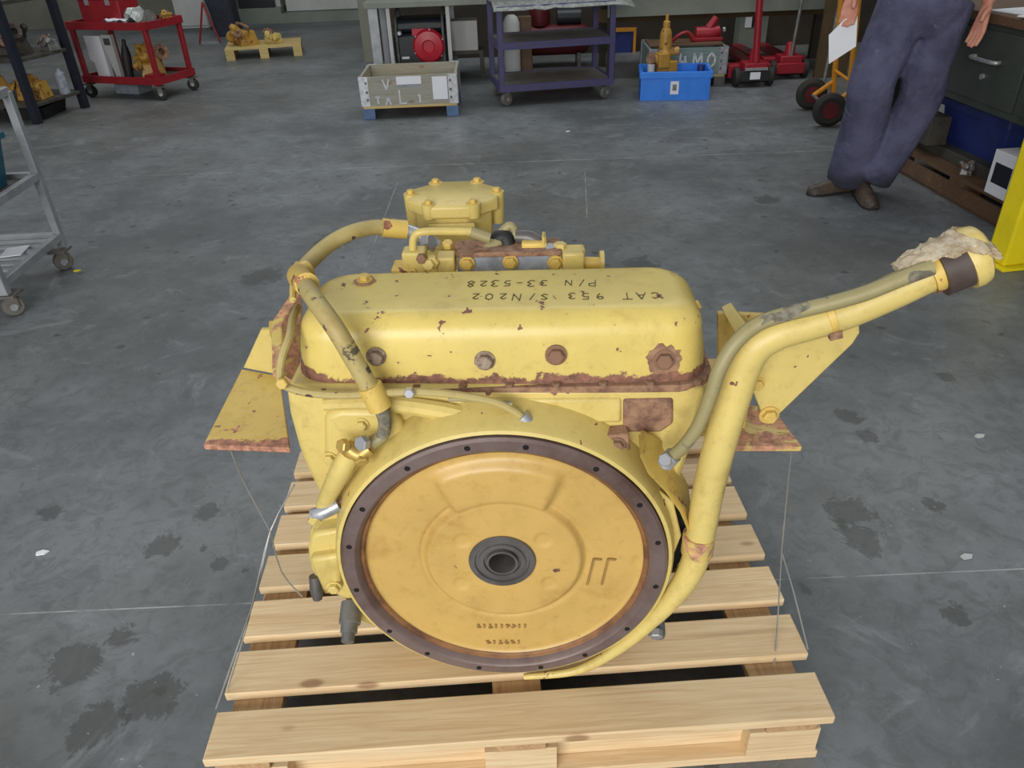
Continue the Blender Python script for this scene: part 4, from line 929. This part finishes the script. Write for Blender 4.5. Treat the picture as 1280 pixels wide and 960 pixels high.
MB().lathe([(.045, 0), (.045, .02)], (-.13, -.05, .3), (-1, -.4, .2), 16).build('flange', 'rust', vb)
for k_ in range(4): inst('nut', HEX['rust'], vb, (.05 * math.cos(k_ * 1.57), -.075, .18 + .05 * math.sin(k_ * 1.57)), (0, -1, 0), .012)
o = MB().tube([(.08, .05, .02), (.08, .05, .28)], .03, 14).build('paper_roll', 'offwhite'); o.matrix_world = bnm; tag(o, 'pale paper roll standing in the bright blue container', 'roll')
o = MB().tube([(Wb - .08, .08, .02), (Wb - .08, .08, .27)], .032, 14).build('can', 'blue'); o.matrix_world = bnm; tag(o, 'dark blue can standing in the bright blue container', 'can')

# --- second bench
xb0, xb1 = px_x(760, 15, 7.75), px_x(1012, 10, 7.75)
xb1 += .42
b2 = thing('work_bench', 'grey work bench with deep apron above the lettered crate', 'bench', (0, 7.75, 0), math.radians(0))
MB().b2((xb0, 0, .545), (xb1, .04, .72)).build('apron', 'beige', b2, bevel=.004); MB().b2((xb0 - .03, -.03, .72), (xb1 + .03, .8, .765)).build('bench_top', 'beige', b2, bevel=.004)
for x in (xb0 + .05, xb1 - .05):
    for y in (.08, .72): MB().b2((x - .035, y - .035, 0), (x + .035, y + .035, .72)).build('leg', 'darkwall', b2)
MB().b2((xb0, .68, .42), (xb1, .72, .54)).build('back_rail', 'board', b2)
rj = thing('hydraulic_jack', 'small red hydraulic jack lying on the lettered crate', 'jack', (px_x(888, 45, 7.5), 7.58, .347), 0)
MB().tube([(-.12, 0, .06), (.02, 0, .06), (.1, 0, .08)], [.055, .06, .045], 18).build('cylinder', 'redjack', rj); MB().b2((-.16, -.06, 0), (.12, .06, .03)).build('base', 'redjack', rj, bevel=.006)
MB().tube([(.0, 0, .1), (.06, 0, .19)], [.04, .03], 14).build('ram', 'redjack', rj); inst('fitting', HEX['bright'], rj, (.13, 0, .08), (1, 0, .2), .022)
rm = MB().tube([(-.2, .0, .017), (-.14, -.02, .07), (-.06, 0, .08), (0, .0, .02)], .016, 10).build('air_hose', 'red'); rm.location = (px_x(868, 48, 7.5), 7.50, .347); tag(rm, 'dark red hose piece on the lettered crate', 'hose')
cb = thing('control_box', 'grey control box on the floor behind the pallet jacks', 'box', (px_x(965, 50, 8.3), 8.95, 0), 0)
MB().b2((-.15, 0, 0), (.15, .2, .42)).build('body', 'beige', cb, bevel=.004); MB().b2((-.1, -.006, .25), (-.03, 0, .36)).build('window', 'white', cb); MB().b2((-.03, -.006, .25), (.0, 0, .36)).build('dark_strip', 'engineblack', cb)

# --- pallet jacks
def jack(label, px, r_h, hmat, top, plate=True):
    o = at(px[0], px[1], Z=0); t = thing('pallet_jack', label, 'pallet jack', (o.x, o.y + .06, 0), 0)
    b = MB(); b.b2((-.1, -.06, .1), (.1, .12, .2)); b.lathe([(.05, 0), (.042, .1), (.03, .13)], (0, .02, .18), (0, 0, 1), 18); b.build('pump_body', 'redjack', t, bevel=.008)
    MB().b2((-.13, -.075, .05), (.13, -.03, .14)).build('front_guard', 'black' if plate else 'redjack', t, bevel=.006)
    if plate: MB().b2((-.05, -.082, .07), (.04, -.075, .13)).build('plate', 'white', t)
    if plate: MB().b2((-.1, -.085, .145), (.1, -.06, .165)).build('cross_bar', 'bright', t)
    for x in (-.15, .15): MB().lathe([(.03, -.025), (.075, -.022), (.08, 0), (.075, .022), (.03, .025)], (x, 0, .08), (1, 0, 0), 24).build('steer_wheel', 'tyre', t)
    for x in (-.135, .135): MB().prism([(x - .06, .2, .06), (x + .06, .2, .06), (x + .06, 1.25, .06), (x + .03, 1.35, .06), (x - .03, 1.35, .06), (x - .06, 1.25, .06)], (0, 0, .05)).build('fork', 'redjack', t, bevel=.004)
    MB().b2((-.195, .12, .05), (.195, .25, .16)).build('fork_yoke', 'redjack', t, bevel=.006)
    h = MB().tube([(0, -.03, .2), (top * .5, -.03, .65), (top, -.03, 1.1)], r_h, 14).build('draw_bar', hmat, t)
    MB().tube([(top, -.03, 1.1), (top - .12, -.03, 1.16), (top - .12, -.03, 1.26), (top, -.03, 1.3), (top + .12, -.03, 1.26), (top + .12, -.03, 1.16), (top, -.03, 1.1)], .014, 10).build('grip_loop', 'black', h)
    return t
jack('red pallet jack with thick red draw bar parked before the bench', (942, 109), .03, 'redjack', -.06)
j2 = jack('red pallet jack with thin steel draw bar beside the leaning brown board', (986, 99), .014, 'steel', .04, False)
p = at(1003, 100, Z=0)
MBo = MB().prism([(0, 0, 0), (.30, 0, 0), (.36, .12, 1.5), (.06, .12, 1.5)], (0, .03, 0)).build('wooden_board', 'board'); MBo.location = (p.x + .12, p.y + .05, 0); tag(MBo, 'tall brown board leaning behind the yellow hand truck', 'board')
p2 = at(1022, 100, Z=0); o = MB().tube([(0, 0, .0), (.08, .1, 1.5)], .017, 10).build('steel_rod', 'steel'); o.location = (p2.x + .02, p2.y - .1, 0); tag(o, 'bare steel rod leaning against the brown board', 'rod')
# --- hand truck
wa, wb2 = at(1011, 137, Z=0), at(1033, 158, Z=0)
ht = thing('hand_truck', 'orange-yellow tube hand truck with red-hubbed wheels behind the person', 'hand truck', (wb2.x, wb2.y, 0), 0)
dv = wa - wb2; n_ = dv.length; ux = dv.normalized()
for k, c in enumerate((0.0, n_)):
    c_ = ux * c
    wl2 = MB().lathe([(.05, -.03), (.09, -.035), (.115, -.02), (.12, 0), (.115, .02), (.09, .035), (.05, .03)], c_ + Vector((0, 0, .12)), ux, 28).build('wheel', 'tyre', ht)
    MB().lathe([(.06, -.04), (.06, .04)], c_ + Vector((0, 0, .12)), ux, 20).build('hub', 'darkred', wl2)
MB().tube([Vector((0, 0, .12)), ux * n_ + Vector((0, 0, .12))], .012, 10).build('axle', 'steel', ht)
for c in (.06, n_ - .06):
    b_ = ux * c; MB().tube([b_ + Vector((.16, 0, .05)), b_ + Vector((.12, 0, .45)), b_ + Vector((.05, 0, 1.15))], .02, 12).build('rail', 'orange', ht)
    MB().tube([b_ + Vector((0, 0, .12)), b_ + Vector((.14, 0, .22))], .018, 10).build('strut', 'orange', ht)
for z, xo in ((.3, .134), (.6, .105), (.9, .075)): MB().tube([ux * .06 + Vector((xo, 0, z)), ux * (n_ - .06) + Vector((xo, 0, z))], .012, 10).build('cross_tube', 'orange', ht)
MB().prism([Vector((.14, -.0, .02)), Vector((.36, 0, .02)), Vector((.36, 0, .02)) + ux * n_, Vector((.14, 0, .02)) + ux * n_], (0, 0, .008)).build('toe_plate', 'orange', ht)

# --- desk cabinet, pallet and post at the right
ds = thing('desk_cabinet', 'dark green-grey desk cabinet with brown-edged top beside the person', 'cabinet', (2.5, 3.1, 0), math.radians(3))
MB().b2((0, 0, .5), (.6, 1.9, .9)).build('body', 'cabinet', ds, bevel=.006)
MB().b2((-.03, -.02, .9), (.63, 1.92, .945)).build('desk_top', 'oldpine', ds, bevel=.004)
for i in range(3):
    dr = MB().b2((-.012, .06 + i * .6, .54), (0, .62 + i * .6, .87)).build('drawer', 'cabinet', ds, bevel=.003)
    MB().tube([(-.012, .24 + i * .6, .74), (-.045, .25 + i * .6, .74), (-.045, .43 + i * .6, .74), (-.012, .44 + i * .6, .74)], .010, 8).build('handle', 'bright', dr)
    MB().lathe([(.014, 0), (.014, .012)], (-.012, .34 + i * .6, .66), (-1, 0, 0), 14).build('lock', 'bright', dr)
for x in (.05, .55):
    for y in (.06, 1.84): MB().b2((x - .03, y - .03, 0), (x + .03, y + .03, .5)).build('leg', 'cabinet', ds)
for i, (x, y, r) in enumerate(((2.60, 4.05, .2), (2.74, 3.82, -.3), (2.58, 3.78, .5))):
    o = MB().box((0, 0, .002 + 0), (.22, .30, .004)).build('paper_sheet', 'white'); o.location = (x, y, .9455 + i * .005); o.rotation_euler = (0, 0, r)
    tag(o, ('white paper sheet on the desk top nearest the person', 'white paper sheet lying askew in the middle of the desk top', 'white paper sheet on top of the other sheets on the desk')[i], 'paper')
op = thing('old_pallet', 'dark old pallet under the desk cabinet carrying scrap', 'pallet', (2.52, 3.35, 0), math.radians(4))
opm = Matrix.Translation((2.52, 3.35, 0)) @ Matrix.Rotation(math.radians(4), 4, 'Z')
for i in range(6): MB().b2((i * .14, 0, .12), (i * .14 + .11, 1.45, .142)).build('deck_board', 'oldpine', op)
for y in (.0, .66, 1.33):
    for x in (0, .34, .69): MB().b2((x, y, .022), (x + .12, y + .12, .1)).build('block', 'oldpine', op)
    MB().b2((0, y, .1), (.81, y + .12, .12)).build('stringer_board', 'oldpine', op)
for x in (0, .69): MB().b2((x, 0, 0), (x + .12, 1.45, .022)).build('bottom_board', 'oldpine', op)
MB().b2((-.015, .14, .02), (0, 1.4, .1)).build('side_board', 'oldpine', op)
bx = thing('plastic_crate', 'dull blue plastic crate on the old pallet under the desk', 'crate', opm @ Vector((.34, .95, .20)), math.radians(4))
MB().loft([rounded(-.16, .16, -.27, .27, 0, .02), rounded(-.18, .18, -.3, .3, .2, .02)]).build('body', 'blue', bx); MB().loft([rounded(-.195, .195, -.315, .315, .2, .02), rounded(-.195, .195, -.315, .315, .24, .02)]).build('rim', 'blue', bx)
cbox('scrap_plank', 'flat dark plank between the blue crate and the old pallet', 'plank', opm, (.1, .6, .142), (.6, 1.3, .2), 'darkshelf')
cbox('scrap_box', 'dull brown-grey box at the far end of the old pallet', 'box', opm, (.02, 1.1, .2), (.14, 1.42, .36), 'darkshelf')
casting('machine_casting', 'dull grey hook-shaped fitting on the front of the old pallet', opm @ Vector((.06, .75, .142)), .09, mat='steel', seed=51)
ca = cbox('carton', 'white carton with a dark blue picture on the old pallet', 'carton', opm, (-.02, .26, .142), (.1, .46, .36), 'white')
MB().b2((-.0615, -.06, .06), (-.06, .07, .16)).build('picture_panel', 'darknavy', ca)
MB().b2((-.06, -.102, .06), (.05, -.10, .16)).build('picture_panel', 'darknavy', ca)
yp = thing('guard_post', 'bright yellow square steel guard post beside the old pallet', 'post', (2.305, 3.22, 0), math.radians(8))
MB().b2((-.07, -.05, .012), (.07, .07, 1.3)).build('post_tube', 'postyellow', yp, bevel=.012); MB().b2((-.09, -.08, 0), (.11, .1, .012)).build('base_plate', 'postyellow', yp, bevel=.002)
# small litter on the floor
for i, (x, y, lb, mt) in enumerate(((92, 340, 'yellow scrap', 'postyellow'), (708, 165, 'white scrap', 'white'), (1222, 548, 'pale chip', 'offwhite'), (1205, 700, 'pale flake', 'offwhite'), (45, 695, 'pale curled shaving', 'white'))):
    p = at(x, y, Z=0); o = MB().prism([(0, 0, 0), (.022, .004, 0), (.03, .016, 0), (.01, .02, 0), (-.004, .012, 0)], (0, 0, .004)).build('scrap_chip', mt); o.location = p
    tag(o, lb + (' on the floor by the grey trolley', ' on the floor before the purple-blue trolley', ' on the floor between the oil blotches and the guard post', ' on the floor near the joint beside the large pallet', ' on bare floor between the large pallet and the grey trolley')[i], 'scrap')

# ================================================================== person
PY = 4.25
pe = thing('person', 'person in faded navy work trousers and mustard shirt holding white paper', 'person', (2.0, PY, 0), 0)
def W(p): return Vector(p) - Vector((2.0, PY, 0))
hipC = at(1158, -5, Y=PY)
tL = at(1010, 240, Z=.02); tR = at(1092, 259, Z=.02); aL = Vector((tL.x + .26, tL.y + .05, .09)); aR = Vector((tR.x + .05, tR.y + .24, .09))
hL = Vector((hipC.x - .11, PY, .93)); hR = Vector((hipC.x + .11, PY, .93))
kL_ = at(1088, 118, Y=PY - .06); kR_ = at(1152, 108, Y=PY - .08)
body = MB()
def limb(mb, pts, rs, sc=1.0): mb.tube([W(p) for p in pts], [r * sc for r in rs], 14, 4)
limb(body, [hL, kL_, aL], [.085, .06, .042]); limb(body, [hR, kR_, aR], [.085, .06, .042])
chest = Vector((hipC.x + .02, PY + .02, 1.36)); neck = Vector((chest.x - .01, PY + .01, 1.52)); 
body.tube([W((hipC.x, PY, .9)), W((hipC.x, PY + .01, 1.1)), W(chest), W((chest.x, PY + .01, 1.45))], [.15, .14, .155, .11], 18, 5)
body.tube([W((neck.x, neck.y, 1.44)), W((neck.x, neck.y - .01, 1.60))], .055, 14, 1)
hc = W((neck.x - .01, neck.y - .03, 1.68))
body.ball(hc, .1, 20, (.80, .98, 1.2)); body.ball(hc + Vector((-.01, -.03, -.06)), .07, 16, (.85, .95, .9))
body.tube([hc + Vector((-.012, -.085, .02)), hc + Vector((-.013, -.118, -.022))], [.010, .017], 10, 1)
for s in (-1, 1): body.ball(hc + Vector((s * .082, .0, -.005)), .026, 12, (.4, .7, 1.15))
sL = Vector((chest.x - .19, PY + .01, 1.42)); sR = Vector((chest.x + .19, PY + .01, 1.42))
wR = at(1236, 2, Y=4.08); eR = Vector((wR.x + .05, PY - .03, 1.13))
wL = at(1066, -14, Y=4.05); eL = Vector((wL.x - .02, PY - .03, 1.16))
limb(body, [chest + Vector((0, 0, .04)), sL, eL, wL], [.08, .062, .043, .029]); limb(body, [chest + Vector((0, 0, .04)), sR, eR, wR], [.08, .062, .043, .029])
def hand(w, k, tip, side, thumbdir):
    """w wrist, k knuckle centre, tip direction end; side = spread axis"""
    side = Vector(side).normalized(); d = (k - w).normalized(); nrm = d.cross(side).normalized()
    for i, sx in enumerate((-.03, -.01, .01, .03)):
        body.tube([W(w), W(k + side * sx)], [.022, .0125], 10, 1)
    for i, (sx, ln) in enumerate(((-.031, .062), (-.0105, .078), (.0105, .082), (.031, .072))):
        b_ = k + side * sx; t_ = (tip - k).normalized()
        body.tube([W(b_), W(b_ + d * ln * .45 + nrm * .006), W(b_ + d * ln * .5 + t_ * ln * .45)], [.0105, .0095, .0085], 10, 3)
    td = Vector(thumbdir).normalized(); b_ = w + d * .03 + side * .022
    body.tube([W(b_), W(b_ + td * .03 + d * .02), W(b_ + td * .038 + d * .06)], [.015, .012, .010], 10, 3)
kR2 = at(1222, 40, Y=4.03); hand(wR, kR2, at(1200, 66, Y=4.02), (.35, -.93, 0), (-.8, -.45, 0))
kL2 = at(1062, 14, Y=4.0); hand(wL, kL2, at(1052, 34, Y=3.97), (.75, -.6, .1), (-.5, -.8, 0))
bo_ = body.build('body', 'skin', pe, remesh=.0055)
tr = MB()
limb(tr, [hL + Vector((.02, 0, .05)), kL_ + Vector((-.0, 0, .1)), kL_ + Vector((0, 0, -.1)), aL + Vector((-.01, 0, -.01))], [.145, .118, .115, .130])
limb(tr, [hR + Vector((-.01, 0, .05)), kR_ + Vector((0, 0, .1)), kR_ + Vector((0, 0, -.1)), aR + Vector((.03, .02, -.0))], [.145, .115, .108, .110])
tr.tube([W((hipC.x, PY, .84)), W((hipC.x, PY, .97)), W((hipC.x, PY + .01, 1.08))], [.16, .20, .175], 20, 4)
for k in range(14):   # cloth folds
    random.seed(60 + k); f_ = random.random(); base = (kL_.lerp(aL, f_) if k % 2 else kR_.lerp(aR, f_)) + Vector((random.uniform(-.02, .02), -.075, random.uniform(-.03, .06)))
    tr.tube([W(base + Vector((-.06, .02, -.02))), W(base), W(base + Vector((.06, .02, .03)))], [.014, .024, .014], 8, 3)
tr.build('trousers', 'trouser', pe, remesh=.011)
sh = MB(); sh.tube([W((hipC.x, PY + .01, 1.0)), W((hipC.x, PY + .01, 1.12)), W(chest), W((chest.x, PY + .01, 1.47))], [.195, .175, .185, .10], 20, 5)
for s_, e_ in ((sL, eL), (sR, eR)): limb(sh, [chest + Vector((0, 0, .05)), s_, s_.lerp(e_, .6)], [.09, .085, .07])
sh.tube([W(wR.lerp(hipC, .6) + Vector((0, 0, .1))), W(wR.lerp(hipC, .62) + Vector((.0, 0, -.06)))], [.05, .03], 10, 1)
sh.build('shirt', 'shirt', pe, remesh=.011)
ha = MB(); ha.ball(hc + Vector((0, .018, .04)), .105, 18, (.84, .98, 1.0)); ha.build('hair', 'hair', pe)
for s in (-1, 1): MB().ball(hc + Vector((-.01 + s * .033, -.088, .012)), .011, 10, (1.2, .6, .7)).build('eye', 'eye', pe)
MB().tube([hc + Vector((-.038, -.088, -.062)), hc + Vector((-.012, -.098, -.064)), hc + Vector((.014, -.088, -.062))], [.003, .007, .003], 8, 3).build('mouth', 'lips', pe)
def shoe(heel, toe):
    d = Vector((toe.x - heel.x, toe.y - heel.y, 0)); L = d.length; d.normalize(); sd = Vector((-d.y, d.x, 0)); rg = []
    for (t, wd, hh) in ((0, .028, .07), (.1, .038, .085), (.35, .04, .09), (.6, .048, .065), (.82, .048, .05), (.95, .036, .042), (1.0, .016, .03)):
        c = heel + d * (t * L); rg.append([W(Vector((c.x, c.y, 0)) + sd * (wd * math.cos(a)) + Vector((0, 0, .012 + max(0, math.sin(a)) * hh))) for a in [2 * math.pi * k / 14 for k in range(14)]])
    o = MB().loft(rg).build('shoe', 'shoe', pe, angle=60)
    so = [[Vector((p.x, p.y, 0)) for p in r[::1]] for r in rg]
    pl = [heel + d * (t * L) + sd * wd for t, wd in ((0, .03), (.3, .04), (.65, .05), (.9, .042), (1.0, .015))] + [heel + d * (t * L) - sd * wd for t, wd in ((1.0, .015), (.9, .042), (.65, .05), (.3, .04), (0, .03))]
    MB().prism([W(Vector((p.x, p.y, 0.0))) for p in pl], (0, 0, .016)).build('sole', 'black', o)
shoe(Vector((tL.x + .30, tL.y + .06, 0)), tL)
shoe(Vector((tR.x + .03, tR.y + .29, 0)), tR)
# paper in the hand
q = [at(1072, 20, Y=3.97), at(1070, 58, Y=3.98), at(1036, 80, Y=3.99), at(1036, 44, Y=3.985), at(1056, 24, Y=3.975)]
tag(MB().prism(q, (0.001, .004, 0)).build('paper_sheet', 'white'), 'white paper sheet held in the hand of the person', 'paper')
